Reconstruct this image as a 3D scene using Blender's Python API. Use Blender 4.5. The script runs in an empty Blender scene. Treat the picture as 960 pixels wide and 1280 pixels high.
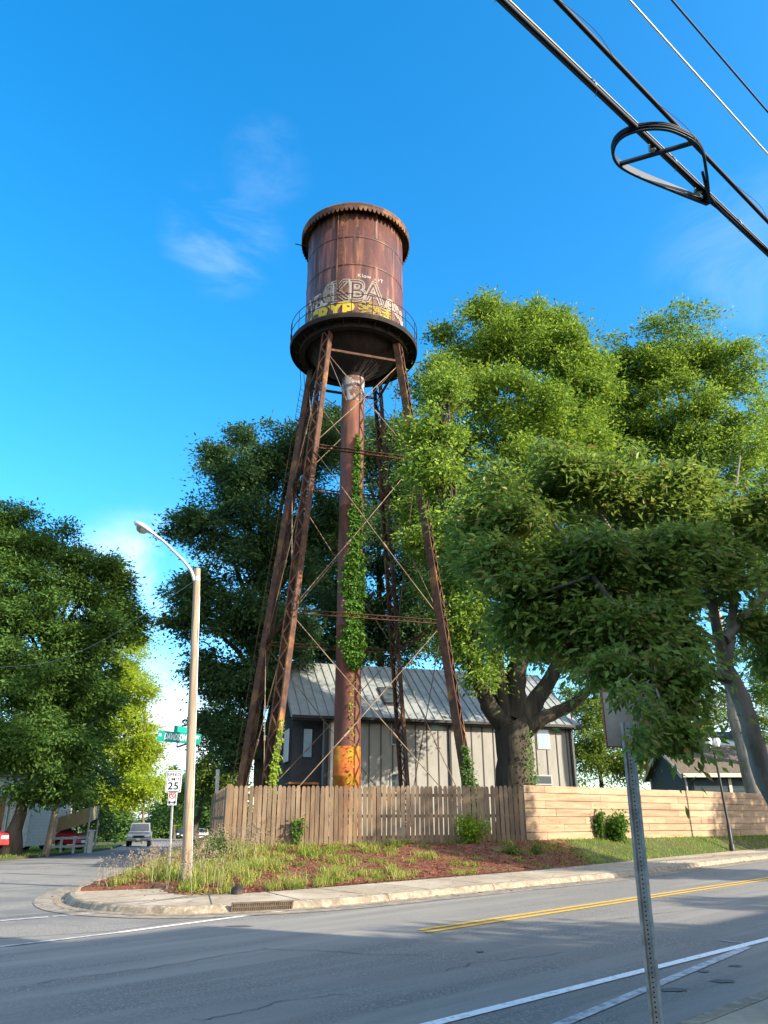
import bpy, bmesh, math, random
import numpy as np
from mathutils import Vector, Matrix
R = math.radians
random.seed(7)
sc = bpy.context.scene
C = sc.collection

# ------------------------------------------------------------------ camera
F, PITCH, EYE = 960.0, R(21.85), 1.65
cam = bpy.data.cameras.new('camera'); camo = bpy.data.objects.new('camera', cam); C.objects.link(camo)
cam.sensor_fit = 'VERTICAL'; cam.sensor_height = 36; cam.lens = 36*F/1280
cam.clip_start = .05; cam.clip_end = 5000
camo.location = (0, 0, EYE); camo.rotation_euler = (R(90)+PITCH, 0, 0)
sc.camera = camo
# ------------------------------------------------------------------ light
SUN_AZ, SUN_EL = R(117), R(24)
S = Vector((math.sin(SUN_AZ)*math.cos(SUN_EL), math.cos(SUN_AZ)*math.cos(SUN_EL), math.sin(SUN_EL)))
sl = bpy.data.lights.new('sun', 'SUN'); sl.energy = 4.3; sl.angle = R(.5); sl.color = (1, .89, .72)
so = bpy.data.objects.new('sun', sl); C.objects.link(so); so.rotation_euler = (-S).to_track_quat('-Z', 'Y').to_euler()
sc.view_settings.view_transform = 'Standard'; sc.view_settings.look = 'None'
sc.view_settings.exposure = 1.5; sc.view_settings.gamma = 1; sc.view_settings.use_curve_mapping = False
sc.cycles.max_bounces = 6; sc.cycles.transparent_max_bounces = 8
sc.cycles.use_adaptive_sampling = True; sc.cycles.adaptive_threshold = .008
try:
    sc.cycles.use_denoising = True; sc.cycles.denoiser = 'OPENIMAGEDENOISE'; sc.cycles.denoising_input_passes = 'RGB_ALBEDO_NORMAL'; sc.cycles.denoising_prefilter = 'ACCURATE'
except Exception: pass

def ray(px, py):
    u, v = px-480, 640-py
    return Vector((u, F*math.cos(PITCH)-v*math.sin(PITCH), F*math.sin(PITCH)+v*math.cos(PITCH)))
def at(px, py, Y):                       # the place seen at a pixel, Y metres ahead
    r = ray(px, py); k = Y/r.y
    return Vector((r.x*k, Y, EYE+r.z*k))
def mpp(px, py, Y):                      # metres per pixel there
    return Y/ray(px, py).y
RD = Vector((math.sin(R(47)), math.cos(R(47)), 0)); RN = Vector((RD.y, -RD.x, 0))   # main road: along, across (towards us)
SL = .011
def base_z(x, y):
    return SL*(RD.x*x+RD.y*y)-.019*np.clip(y-30, 0, 90)*np.clip((-x-5)/6, 0, 1)
def gp(px, py, dz=0):                    # where a pixel's ray meets the road plane
    r = ray(px, py)
    k = (EYE-dz)/(SL*(RD.x*r.x+RD.y*r.y)-r.z)
    return Vector((r.x*k, r.y*k, EYE+r.z*k))
def tn(t, n, dz=0):
    p = RD*t+RN*n
    return Vector((p.x, p.y, SL*t+dz))

# ------------------------------------------------------------------ world
w = bpy.data.worlds.new('World'); sc.world = w; w.use_nodes = True
N = w.node_tree.nodes; Lk = w.node_tree.links; N.clear()
def nn(t, **k):
    n = N.new(t)
    for a, b in k.items(): setattr(n, a, b)
    return n
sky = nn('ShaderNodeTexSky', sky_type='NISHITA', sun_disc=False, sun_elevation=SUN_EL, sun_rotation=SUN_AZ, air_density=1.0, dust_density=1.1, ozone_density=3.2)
hs = nn('ShaderNodeHueSaturation'); hs.inputs['Saturation'].default_value = 1.36; hs.inputs['Hue'].default_value = .4935; hs.inputs['Value'].default_value = 1.32
Lk.new(sky.outputs[0], hs.inputs['Color'])
tc = nn('ShaderNodeTexCoord')
def cloud(prev, px, py, width, thr, amount, scale, stretch, col, rot=0):
    d = ray(px, py).normalized()
    vm = nn('ShaderNodeVectorMath', operation='DOT_PRODUCT'); vm.inputs[1].default_value = d
    Lk.new(tc.outputs['Generated'], vm.inputs[0])
    mr = nn('ShaderNodeMapRange', interpolation_type='SMOOTHSTEP'); mr.inputs[1].default_value = math.cos(width); mr.inputs[2].default_value = math.cos(width*.15)
    Lk.new(vm.outputs['Value'], mr.inputs[0])
    mp = nn('ShaderNodeMapping'); mp.inputs['Scale'].default_value = stretch; mp.inputs['Rotation'].default_value = (0, rot, 0)
    Lk.new(tc.outputs['Generated'], mp.inputs[0])
    nz = nn('ShaderNodeTexNoise'); nz.inputs['Scale'].default_value = scale; nz.inputs['Detail'].default_value = 7; nz.inputs['Roughness'].default_value = .6; nz.inputs['Distortion'].default_value = .5
    Lk.new(mp.outputs[0], nz.inputs[0])
    m2 = nn('ShaderNodeMapRange', interpolation_type='SMOOTHSTEP'); m2.inputs[1].default_value = thr[0]; m2.inputs[2].default_value = thr[1]; m2.inputs[4].default_value = amount
    Lk.new(nz.outputs[0], m2.inputs[0])
    mu = nn('ShaderNodeMath', operation='MULTIPLY'); Lk.new(mr.outputs[0], mu.inputs[0]); Lk.new(m2.outputs[0], mu.inputs[1])
    mx = nn('ShaderNodeMix', data_type='RGBA'); mx.inputs['B'].default_value = (*col, 1)
    Lk.new(mu.outputs[0], mx.inputs['Factor']); Lk.new(prev, mx.inputs['A'])
    return mx.outputs['Result']
WH = (5.2, 5.5, 6.0)
o_ = cloud(hs.outputs[0], 280, 295, .085, (.40, .88), .17, 9, (1, 1, 3.2), WH, .6)
o_ = cloud(o_, 335, 205, .06, (.42, .8), .07, 9, (1, 1, 2.0), WH, .6)
o_ = cloud(o_, 185, 765, .15, (.32, .76), .72, 5, (1, 1, 1.6), WH)
o_ = cloud(o_, 205, 945, .12, (.26, .56), .92, 5, (1, 1, 2), WH)
o_ = cloud(o_, 930, 330, .12, (.40, .8), .10, 6, (1, 1, 2), WH)
o_ = cloud(o_, 880, 930, .10, (.30, .6), .8, 5, (1, 1, 2), WH)
back = Vector((.35, -1, .75)).normalized()          # bright cloud added unseen behind us, to lift and whiten the ambient light
def fill_cloud(prev, d, width, thr, amount, scale, col):
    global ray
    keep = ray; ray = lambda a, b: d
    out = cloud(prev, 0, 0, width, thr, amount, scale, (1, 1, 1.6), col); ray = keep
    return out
o_ = fill_cloud(o_, back, 1.2, (.34, .56), .95, 2.2, (7.5, 7.3, 7.0))
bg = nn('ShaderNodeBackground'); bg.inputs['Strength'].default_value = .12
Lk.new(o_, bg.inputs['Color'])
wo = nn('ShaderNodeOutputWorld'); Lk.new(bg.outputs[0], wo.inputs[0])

# ------------------------------------------------------------------ materials
def mat(name, c1, c2=None, scale=3, rough=.8, stretch=(1, 1, 1), detail=5, thr=(.35, .65), bump=0, bscale=None, metal=0, spec=.3, c3=None, scale3=.6, thr3=(.5, .7), island=None, streak=None):
    m = bpy.data.materials.new(name); m.use_nodes = True
    t = m.node_tree; b = t.nodes['Principled BSDF']
    b.inputs['Roughness'].default_value = rough; b.inputs['Metallic'].default_value = metal
    b.inputs['Specular IOR Level'].default_value = spec
    b.inputs['Base Color'].default_value = (*c1, 1)
    co = t.nodes.new('ShaderNodeTexCoord'); mp = t.nodes.new('ShaderNodeMapping'); mp.inputs['Scale'].default_value = stretch
    t.links.new(co.outputs['Object'], mp.inputs[0])
    def mixin(prev, col, sc_, th, use=mp.outputs[0]):
        nz = t.nodes.new('ShaderNodeTexNoise'); nz.inputs['Scale'].default_value = sc_; nz.inputs['Detail'].default_value = detail; nz.inputs['Roughness'].default_value = .62
        t.links.new(use, nz.inputs[0])
        mr = t.nodes.new('ShaderNodeMapRange'); mr.inputs[1].default_value, mr.inputs[2].default_value = th
        t.links.new(nz.outputs[0], mr.inputs[0])
        mx = t.nodes.new('ShaderNodeMix'); mx.data_type = 'RGBA'
        if isinstance(prev, tuple): mx.inputs['A'].default_value = (*prev, 1)
        else: t.links.new(prev, mx.inputs['A'])
        if isinstance(col, tuple): mx.inputs['B'].default_value = (*col, 1)
        else: t.links.new(col, mx.inputs['B'])
        t.links.new(mr.outputs[0], mx.inputs['Factor'])
        return mx.outputs['Result']
    o = c1
    if c2: o = mixin(o, c2, scale, thr)
    if c3: o = mixin(o, c3, scale3, thr3)
    if streak:
        m3 = t.nodes.new('ShaderNodeMapping'); m3.inputs['Rotation'].default_value = (0, 0, R(-43)); m3.vector_type = 'TEXTURE'; m4 = t.nodes.new('ShaderNodeMapping'); m4.inputs['Scale'].default_value = (.05, .9, 1)
        t.links.new(co.outputs['Object'], m3.inputs[0]); t.links.new(m3.outputs[0], m4.inputs[0])
        m3.inputs['Rotation'].default_value = (0, 0, R(43))
        o = mixin(o, streak, 1.6, (.46, .66), m4.outputs[0])
        o = mixin(o, tuple(q*.55 for q in c1), 3.2, (.64, .72), m4.outputs[0])
    if island:
        ge = t.nodes.new('ShaderNodeNewGeometry'); mr = t.nodes.new('ShaderNodeMapRange'); mr.inputs[3].default_value, mr.inputs[4].default_value = island
        t.links.new(ge.outputs['Random Per Island'], mr.inputs[0]); hv = t.nodes.new('ShaderNodeHueSaturation'); t.links.new(mr.outputs[0], hv.inputs['Value']); t.links.new(o, hv.inputs['Color']); o = hv.outputs[0]
    if c2 or c3: t.links.new(o, b.inputs['Base Color'])
    if bump:
        nz = t.nodes.new('ShaderNodeTexNoise'); nz.inputs['Scale'].default_value = bscale or scale*2; nz.inputs['Detail'].default_value = 6
        t.links.new(mp.outputs[0], nz.inputs[0])
        bp = t.nodes.new('ShaderNodeBump'); bp.inputs['Strength'].default_value = bump; bp.inputs['Distance'].default_value = .03
        t.links.new(nz.outputs[0], bp.inputs['Height']); t.links.new(bp.outputs[0], b.inputs['Normal'])
    m['mix'] = 1
    return m
def leafmat(name, c1, c2, trans=.35, rough=.55, hue=None):
    m = bpy.data.materials.new(name); m.use_nodes = True; t = m.node_tree; t.nodes.clear()
    ge = t.nodes.new('ShaderNodeNewGeometry')
    cr = t.nodes.new('ShaderNodeValToRGB'); cr.color_ramp.elements[0].color = (*c1, 1); cr.color_ramp.elements[1].color = (*c2, 1)
    if hue:
        e = cr.color_ramp.elements.new(.93); e.color = (*c2, 1); cr.color_ramp.elements[-1].color = (*hue, 1)
    t.links.new(ge.outputs['Random Per Island'], cr.inputs[0])
    p = t.nodes.new('ShaderNodeBsdfPrincipled'); p.inputs['Roughness'].default_value = rough; p.inputs['Specular IOR Level'].default_value = .25
    t.links.new(cr.outputs[0], p.inputs['Base Color'])
    tr = t.nodes.new('ShaderNodeBsdfTranslucent')
    hsn = t.nodes.new('ShaderNodeHueSaturation'); hsn.inputs['Value'].default_value = 1.5; hsn.inputs['Hue'].default_value = .487; t.links.new(cr.outputs[0], hsn.inputs['Color'])
    t.links.new(hsn.outputs[0], tr.inputs[0])
    mx = t.nodes.new('ShaderNodeMixShader'); mx.inputs[0].default_value = trans
    t.links.new(p.outputs[0], mx.inputs[1]); t.links.new(tr.outputs[0], mx.inputs[2])
    out = t.nodes.new('ShaderNodeOutputMaterial'); t.links.new(mx.outputs[0], out.inputs[0])
    return m

M = {}
M['asphalt'] = mat('asphalt', (.165, .155, .14), (.33, .31, .28), 38, .88, bump=.5, bscale=110, thr=(.50, .64), c3=(.215, .20, .178), scale3=.5, thr3=(.42, .64), streak=(.285, .265, .232))
M['asphalt_old'] = mat('asphalt_old', (.185, .176, .158), (.32, .30, .265), 36, .9, bump=.45, bscale=100, c3=(.15, .146, .14), scale3=.4, thr3=(.45, .62), thr=(.46, .64))
M['white_line'] = mat('white_line', (.80, .80, .78), (.36, .36, .36), 14, .7, thr=(.52, .75))
M['worn_line'] = mat('worn_line', (.52, .52, .52), (.22, .22, .225), 9, .8, thr=(.4, .65))
M['yellow_line'] = mat('yellow_line', (.68, .40, .045), (.38, .23, .06), 12, .7, thr=(.5, .75))
M['concrete'] = mat('concrete', (.37, .30, .215), (.26, .21, .155), 6, .9, bump=.2, bscale=50, c3=(.44, .375, .28), scale3=.8, thr3=(.45, .65))
M['kerb'] = mat('kerb', (.31, .25, .18), (.17, .14, .10), 3.5, .9, bump=.3, bscale=40, c3=(.42, .36, .27), scale3=12, thr3=(.5, .7))
M['gutter'] = mat('gutter', (.30, .26, .20), (.18, .165, .145), 4, .9, bump=.2, bscale=60)
M['dust'] = mat('dust', (.30, .25, .185), (.17, .158, .14), 5, .95, thr=(.42, .58), bump=.3, bscale=60)
M['joint'] = mat('joint', (.08, .07, .06), rough=1)
M['mulch'] = mat('mulch', (.19, .07, .04), (.11, .042, .026), 18, .95, bump=.8, bscale=40, c3=(.16, .11, .06), scale3=1.3, thr3=(.5, .66))
M['soil'] = mat('soil', (.10, .085, .04), (.055, .06, .025), 8, .95, bump=.6, bscale=30, c3=(.05, .075, .02), scale3=.7, thr3=(.42, .6))
M['iron'] = mat('iron', (.15, .125, .10), (.10, .07, .05), 12, .8)
M['tar'] = mat('tar', (.045, .042, .04), (.07, .06, .05), 20, .9, bump=.5)
M['stain'] = mat('stain', (.085, .082, .08), (.15, .145, .135), 22, .8, thr=(.4, .6))
M['picket'] = mat('picket', (.25, .168, .10), (.155, .105, .068), 5, .85, (1, 1, .25), bump=.25, bscale=20, c3=(.30, .215, .14), scale3=1.5, island=(.78, 1.2))
M['plank'] = mat('plank', (.38, .265, .165), (.28, .18, .105), 3, .8, (.3, .3, 2.6), bump=.15, bscale=12, c3=(.46, .34, .225), scale3=1.2, thr3=(.5, .7), island=(.78, 1.08))
M['knot'] = mat('knot', (.16, .08, .04), rough=.9)
M['wood_pole'] = mat('wood_pole', (.37, .29, .205), (.22, .165, .115), 10, .9, (1, 1, .06), bump=.5, bscale=22, c3=(.17, .12, .08), scale3=3, thr3=(.58, .75))
M['pole_dark'] = mat('pole_dark', (.20, .16, .12), (.11, .085, .06), 9, .9, (1, 1, .08), bump=.3)
M['galv'] = mat('galv', (.48, .5, .5), (.33, .36, .36), 12, .45, metal=.6, spec=.5)
M['upost'] = mat('upost', (.42, .42, .39), (.28, .285, .265), 14, .5, metal=.35, spec=.5, thr=(.4, .6))
M['black_metal'] = mat('black_metal', (.018, .018, .02), (.03, .028, .026), 12, .45)
M['hole'] = mat('hole', (.006, .006, .006), rough=1)
M['aluminium'] = mat('aluminium', (.62, .62, .6), (.5, .5, .49), 10, .4, metal=.5)
M['lens'] = mat('lens', (.55, .5, .42), (.4, .36, .3), 8, .2, spec=.6)
M['green_sign'] = mat('green_sign', (.005, .29, .21), (.005, .25, .19), 6, .45)
M['white_sign'] = mat('white_sign', (.72, .73, .74), (.66, .67, .68), 6, .5)
M['letter_white'] = mat('letter_white', (.82, .82, .8), rough=.5)
M['letter_black'] = mat('letter_black', (.015, .015, .018), rough=.5)
M['sign_red'] = mat('sign_red', (.55, .03, .035), rough=.5)
M['sign_back'] = mat('sign_back', (.5, .49, .47), (.4, .38, .36), 9, .55, metal=.3)
M['sign_edge'] = mat('sign_edge', (.28, .09, .06), rough=.6)
M['rust_steel'] = mat('rust_steel', (.105, .050, .030), (.045, .024, .018), 3.5, .85, bump=.3, bscale=25, c3=(.28, .135, .045), scale3=1.1, thr3=(.52, .72))
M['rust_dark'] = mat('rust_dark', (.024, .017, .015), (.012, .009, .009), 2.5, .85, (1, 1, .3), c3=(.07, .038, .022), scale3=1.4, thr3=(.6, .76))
M['rod'] = mat('rod', (.26, .19, .13), (.12, .07, .045), 2, .7)
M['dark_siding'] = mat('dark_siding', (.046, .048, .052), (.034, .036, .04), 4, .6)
M['grey_siding'] = mat('grey_siding', (.285, .275, .25), (.24, .23, .21), 2.5, .75, (1, 1, .3))
M['batten'] = mat('batten', (.075, .068, .058), rough=.8)
M['metal_roof'] = mat('metal_roof', (.36, .37, .345), (.27, .285, .265), 1.5, .5, metal=.25, spec=.5)
M['seam'] = mat('seam', (.15, .18, .17), rough=.5)
M['glass'] = mat('glass', (.05, .065, .075), (.09, .11, .12), 1.2, .06, spec=.9)
M['glass_blue'] = mat('glass_blue', (.28, .42, .52), (.20, .33, .43), 1.5, .1, spec=.9)
M['blind'] = mat('blind', (.78, .78, .80), (.7, .7, .72), 8, .7)
M['cedar'] = mat('cedar', (.30, .13, .05), (.22, .09, .035), 8, .6, (6, 6, .3))
M['frame_grey'] = mat('frame_grey', (.34, .33, .31), rough=.6)
M['blue_siding'] = mat('blue_siding', (.045, .070, .080), (.038, .058, .068), 4, .7)
M['blue_light'] = mat('blue_light', (.16, .23, .27), (.13, .2, .24), 3, .6)
M['trim_white'] = mat('trim_white', (.66, .60, .50), (.58, .52, .44), 6, .7)
M['shingle'] = mat('shingle', (.17, .135, .10), (.10, .08, .062), 7, .95, (1, 1, 2.5), bump=.4)
M['shingle_blue'] = mat('shingle_blue', (.10, .15, .19), (.08, .12, .155), 6, .8)
M['white_siding'] = mat('white_siding', (.62, .62, .55), (.52, .52, .46), 5, .75)
M['white_paint'] = mat('white_paint', (.55, .54, .50), (.40, .385, .35), 6, .7)
M['tan_awning'] = mat('tan_awning', (.38, .31, .17), (.31, .25, .13), 4, .8)
M['cable'] = mat('cable', (.012, .014, .02), rough=.6)
M['strand'] = mat('strand', (.24, .24, .25), rough=.4, metal=.6)
M['bare_wire'] = mat('bare_wire', (.70, .72, .72), rough=.35, metal=.3)
M['snow'] = mat('snow', (.035, .055, .075), (.025, .035, .05), 6, .4)
M['tyre'] = mat('tyre', (.016, .016, .017), rough=.9)
M['rim'] = mat('rim', (.4, .4, .42), rough=.35, metal=.7)
M['car_glass'] = mat('car_glass', (.03, .04, .05), rough=.05, spec=.9)
M['headlight'] = mat('headlight', (.75, .76, .78), rough=.12, spec=.8)
M['tail'] = mat('tail', (.4, .02, .02), rough=.2)
M['car_silver'] = mat('car_silver', (.27, .265, .255), rough=.3, metal=.3, spec=.6)
M['car_white'] = mat('car_white', (.62, .63, .65), rough=.3, spec=.6)
M['car_red'] = mat('car_red', (.42, .015, .03), rough=.25, spec=.6)
M['car_crimson'] = mat('car_crimson', (.42, .02, .018), rough=.35, spec=.6)
M['car_dark'] = mat('car_dark', (.03, .035, .045), rough=.3, spec=.6)
M['canvas'] = mat('canvas', (.018, .018, .02), rough=.9)
M['brick'] = mat('brick', (.30, .13, .085), (.22, .09, .06), 9, .9)
M['bark'] = mat('bark', (.085, .066, .048), (.04, .031, .023), 6, .95, (1, 1, .18), bump=.9, bscale=10, c3=(.13, .11, .085), scale3=1.6, thr3=(.5, .72))
M['bark_oak'] = mat('bark_oak', (.050, .040, .028), (.020, .016, .012), 5, .95, (1, 1, .16), bump=1, bscale=8, c3=(.115, .095, .06), scale3=1.2, thr3=(.5, .7))
M['bark_grey'] = mat('bark_grey', (.25, .23, .20), (.11, .10, .085), 5, .9, (1, 1, .5), bump=.5, bscale=14, c3=(.07, .075, .055), scale3=2.4, thr3=(.52, .66))
M['bark_pale'] = mat('bark_pale', (.34, .31, .27), (.16, .14, .11), 3, .9, (1, 1, .4), bump=.4)
M['leaf_oak'] = leafmat('leaf_oak', (.055, .140, .024), (.245, .345, .034))
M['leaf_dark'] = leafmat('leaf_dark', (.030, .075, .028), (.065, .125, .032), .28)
M['leaf_mid'] = leafmat('leaf_mid', (.042, .105, .022), (.10, .18, .028), .33)
M['leaf_yellow'] = leafmat('leaf_yellow', (.17, .26, .018), (.32, .39, .025), .45)
M['leaf_bright'] = leafmat('leaf_bright', (.075, .14, .020), (.15, .21, .03), .4)
M['leaf_cherry'] = leafmat('leaf_cherry', (.075, .150, .026), (.20, .275, .048), .42, .45, (.26, .15, .05))
M['leaf_ivy'] = leafmat('leaf_ivy', (.028, .10, .012), (.11, .22, .02), .3)
M['leaf_ivy_lime'] = leafmat('leaf_ivy_lime', (.13, .23, .012), (.22, .32, .02), .3)
M['grass_dry'] = leafmat('grass_dry', (.15, .23, .03), (.44, .40, .12), .35, .7)
M['grass_green'] = leafmat('grass_green', (.11, .21, .02), (.28, .35, .05), .35, .7)
M['weed_leaf'] = leafmat('weed_leaf', (.05, .13, .02), (.16, .26, .03), .35, .6)
M['straw'] = leafmat('straw', (.30, .24, .13), (.42, .34, .2), .25, .8)
M['seed'] = leafmat('seed', (.22, .16, .11), (.34, .26, .18), .2, .8)
M['chip'] = leafmat('chip', (.10, .032, .018), (.30, .11, .055), .0, .95)
M['yellow_spray'] = mat('yellow_spray', (.55, .42, .03), (.42, .31, .04), 4, .7)
M['yellow_thin'] = mat('yellow_thin', (.48, .39, .08), rough=.7)
M['white_spray'] = mat('white_spray', (.44, .39, .34), rough=.7)
M['white_fill'] = mat('white_fill', (.42, .37, .32), (.14, .085, .07), 2.5, .75, thr=(.46, .58))
M['purple_spray'] = mat('purple_spray', (.07, .028, .028), rough=.8)

def rust_tank():
    m = bpy.data.materials.new('rust_tank'); m.use_nodes = True; t = m.node_tree; b = t.nodes['Principled BSDF']
    b.inputs['Roughness'].default_value = .5; b.inputs['Specular IOR Level'].default_value = .35
    co = t.nodes.new('ShaderNodeTexCoord')
    def noise(scale, st, det=6):
        mp = t.nodes.new('ShaderNodeMapping'); mp.inputs['Scale'].default_value = st; t.links.new(co.outputs['Object'], mp.inputs[0])
        n = t.nodes.new('ShaderNodeTexNoise'); n.inputs['Scale'].default_value = scale; n.inputs['Detail'].default_value = det; n.inputs['Roughness'].default_value = .65
        t.links.new(mp.outputs[0], n.inputs[0]); return n.outputs[0]
    def rng(v, a, b_, lo=0, hi=1):
        r = t.nodes.new('ShaderNodeMapRange'); r.inputs[1].default_value = a; r.inputs[2].default_value = b_; r.inputs[3].default_value = lo; r.inputs[4].default_value = hi
        t.links.new(v, r.inputs[0]); return r.outputs[0]
    def math_(op, a, b_):
        n = t.nodes.new('ShaderNodeMath'); n.operation = op
        for i, q in enumerate((a, b_)):
            if isinstance(q, (int, float)): n.inputs[i].default_value = q
            else: t.links.new(q, n.inputs[i])
        return n.outputs[0]
    def mix(f, a, b_):
        n = t.nodes.new('ShaderNodeMix'); n.data_type = 'RGBA'; t.links.new(f, n.inputs['Factor'])
        for k, q in (('A', a), ('B', b_)):
            if isinstance(q, tuple): n.inputs[k].default_value = (*q, 1)
            else: t.links.new(q, n.inputs[k])
        return n.outputs['Result']
    sx = t.nodes.new('ShaderNodeSeparateXYZ'); t.links.new(co.outputs['Object'], sx.inputs[0])
    z = sx.outputs['Z']
    base = mix(rng(noise(1.6, (1, 1, .12)), .38, .66), (.10, .040, .032), (.045, .022, .022))
    base = mix(rng(noise(3.5, (1, 1, .10)), .52, .74), base, (.28, .12, .062))
    base = mix(rng(noise(9, (1, 1, .6)), .58, .75), base, (.15, .062, .04))
    top = math_('ADD', rng(z, 26.9, 29.2), math_('MULTIPLY', math_('SUBTRACT', noise(2.2, (1, 1, .35)), .5), 2.6))
    base = mix(rng(top, .55, .95), base, (.25, .12, .06))
    base = mix(rng(math_('ADD', rng(z, 27.9, 29.6), math_('MULTIPLY', math_('SUBTRACT', noise(3.2, (1, 1, .5)), .5), 3.0)), .68, .95), base, (.50, .38, .26))
    t.links.new(base, b.inputs['Base Color'])
    bp = t.nodes.new('ShaderNodeBump'); bp.inputs['Strength'].default_value = .25; bp.inputs['Distance'].default_value = .03
    t.links.new(noise(12, (1, 1, 1)), bp.inputs['Height']); t.links.new(bp.outputs[0], b.inputs['Normal'])
    return m
M['rust_tank'] = rust_tank()
M['riser_rust'] = mat('riser_rust', (.17, .065, .042), (.085, .036, .03), 2.2, .8, (1, 1, .2), c3=(.30, .13, .06), scale3=1.3, thr3=(.55, .74), bump=.2)
M['riser_pale'] = mat('riser_pale', (.30, .275, .265), (.11, .055, .042), 2.4, .8, (1, 1, .55), thr=(.44, .54))
M['riser_orange'] = mat('riser_orange', (.42, .105, .014), (.27, .065, .02), 3, .85, c3=(.40, .19, .015), scale3=1.6, thr3=(.48, .64))

# ------------------------------------------------------------------ mesh tools
class MB:
    def __init__(s): s.v = []; s.f = []; s.m = []; s.sm = []
    def add(s, vs, fs, mi=0, smooth=False):
        o = len(s.v); s.v += [tuple(v) for v in vs]
        for f in fs: s.f.append(tuple(i+o for i in f)); s.m.append(mi); s.sm.append(smooth)
        return s
    def hexa(s, p, mi=0):      # 8 corners: bottom 0-3, top 4-7
        return s.add(p, [(3, 2, 1, 0), (4, 5, 6, 7), (0, 1, 5, 4), (1, 2, 6, 5), (2, 3, 7, 6), (3, 0, 4, 7)], mi)
    def box(s, c, d, mi=0, ax=None):    # centre, size, optional axes (ex, ey, ez)
        c = Vector(c); ex, ey, ez = ax or (Vector((1, 0, 0)), Vector((0, 1, 0)), Vector((0, 0, 1)))
        a, b, e = ex*(d[0]/2), ey*(d[1]/2), ez*(d[2]/2)
        return s.hexa([c-a-b-e, c+a-b-e, c+a+b-e, c-a+b-e, c-a-b+e, c+a-b+e, c+a+b+e, c-a+b+e], mi)
    def bar(s, p, q, wx, wy, up=(0, 0, 1), mi=0):
        p, q = Vector(p), Vector(q); ez = (q-p); L = ez.length; ez.normalize()
        u = Vector(up); ex = u.cross(ez)
        if ex.length < 1e-3: ex = Vector((1, 0, 0)).cross(ez)
        ex.normalize(); ey = ez.cross(ex)
        return s.box((p+q)/2, (wx, wy, L), mi, (ex, ey, ez))
    def tube(s, pts, rad, n=8, mi=0, caps=True, smooth=True):
        pts = [Vector(p) for p in pts]; k = len(pts)
        if not hasattr(rad, '__len__'): rad = [rad]*k
        vs = []; t0 = (pts[1]-pts[0]).normalized()
        u = t0.orthogonal().normalized()
        for i, p in enumerate(pts):
            t = (pts[min(i+1, k-1)]-pts[max(i-1, 0)]).normalized()
            u = (u-t*u.dot(t)).normalized(); v = t.cross(u)
            vs += [p+(u*math.cos(2*math.pi*j/n)+v*math.sin(2*math.pi*j/n))*rad[i] for j in range(n)]
        fs = [(i*n+j, i*n+(j+1) % n, (i+1)*n+(j+1) % n, (i+1)*n+j) for i in range(k-1) for j in range(n)]
        s.add(vs, fs, mi, smooth)
        if caps: s.add(vs[:n], [tuple(range(n))[::-1]], mi); s.add(vs[-n:], [tuple(range(n))], mi)
        return s
    def lathe(s, c, prof, n=32, mi=0, smooth=True, a0=0, a1=2*math.pi):
        c = Vector(c); full = abs(a1-a0-2*math.pi) < 1e-6; m = n if full else n+1
        vs = [c+Vector((r*math.cos(a0+(a1-a0)*j/n), r*math.sin(a0+(a1-a0)*j/n), z)) for r, z in prof for j in range(m)]
        fs = [(i*m+j, i*m+(j+1) % m, (i+1)*m+(j+1) % m, (i+1)*m+j) for i in range(len(prof)-1) for j in range(n if not full else m)]
        return s.add(vs, fs, mi, smooth)
    def prism(s, poly, off, mi=0):       # polygon (3-D points) swept by off
        off = Vector(off); n = len(poly); a = [Vector(p) for p in poly]; b = [p+off for p in a]
        return s.add(a+b, [tuple(range(n))[::-1], tuple(range(n, 2*n))]+[(i, (i+1) % n, n+(i+1) % n, n+i) for i in range(n)], mi)
    def build(s, name, mats, parent=None, kind=None, origin=None, bevel=0):
        me = bpy.data.meshes.new(name)
        og = Vector((0, 0, 0))
        if parent is not None: og = wloc(parent)
        elif origin is not None: og = Vector(origin)
        me.from_pydata([(v[0]-og.x, v[1]-og.y, v[2]-og.z) for v in s.v], [], s.f)
        mats = mats if isinstance(mats, (list, tuple)) else [mats]
        for m in mats: me.materials.append(M[m])
        me.polygons.foreach_set('material_index', s.m); me.polygons.foreach_set('use_smooth', s.sm)
        bm = bmesh.new(); bm.from_mesh(me); bmesh.ops.recalc_face_normals(bm, faces=bm.faces); bm.to_mesh(me); bm.free()
        return link(name, me, parent, kind, og if parent is None else None, bevel)
def wloc(o):
    p = Vector(o.location)
    while o.parent: o = o.parent; p = p+Vector(o.location)
    return p
def link(name, me, parent=None, kind=None, loc=None, bevel=0):
    me.update(); o = bpy.data.objects.new(name, me); C.objects.link(o)
    if parent is not None: o.parent = parent
    if loc is not None: o.location = loc
    if kind: o['kind'] = kind
    if bevel:
        b = o.modifiers.new('edge', 'BEVEL'); b.width = bevel; b.segments = 2; b.limit_method = 'ANGLE'
    return o
def tag(o, label, cat, group=None):
    o['label'] = label; o['category'] = cat
    if group: o['group'] = group
    return o
def thing(name, label, cat, loc, group=None):
    o = bpy.data.objects.new(name, None); C.objects.link(o); o.location = loc; o.empty_display_size = .2
    return tag(o, label, cat, group)
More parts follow.
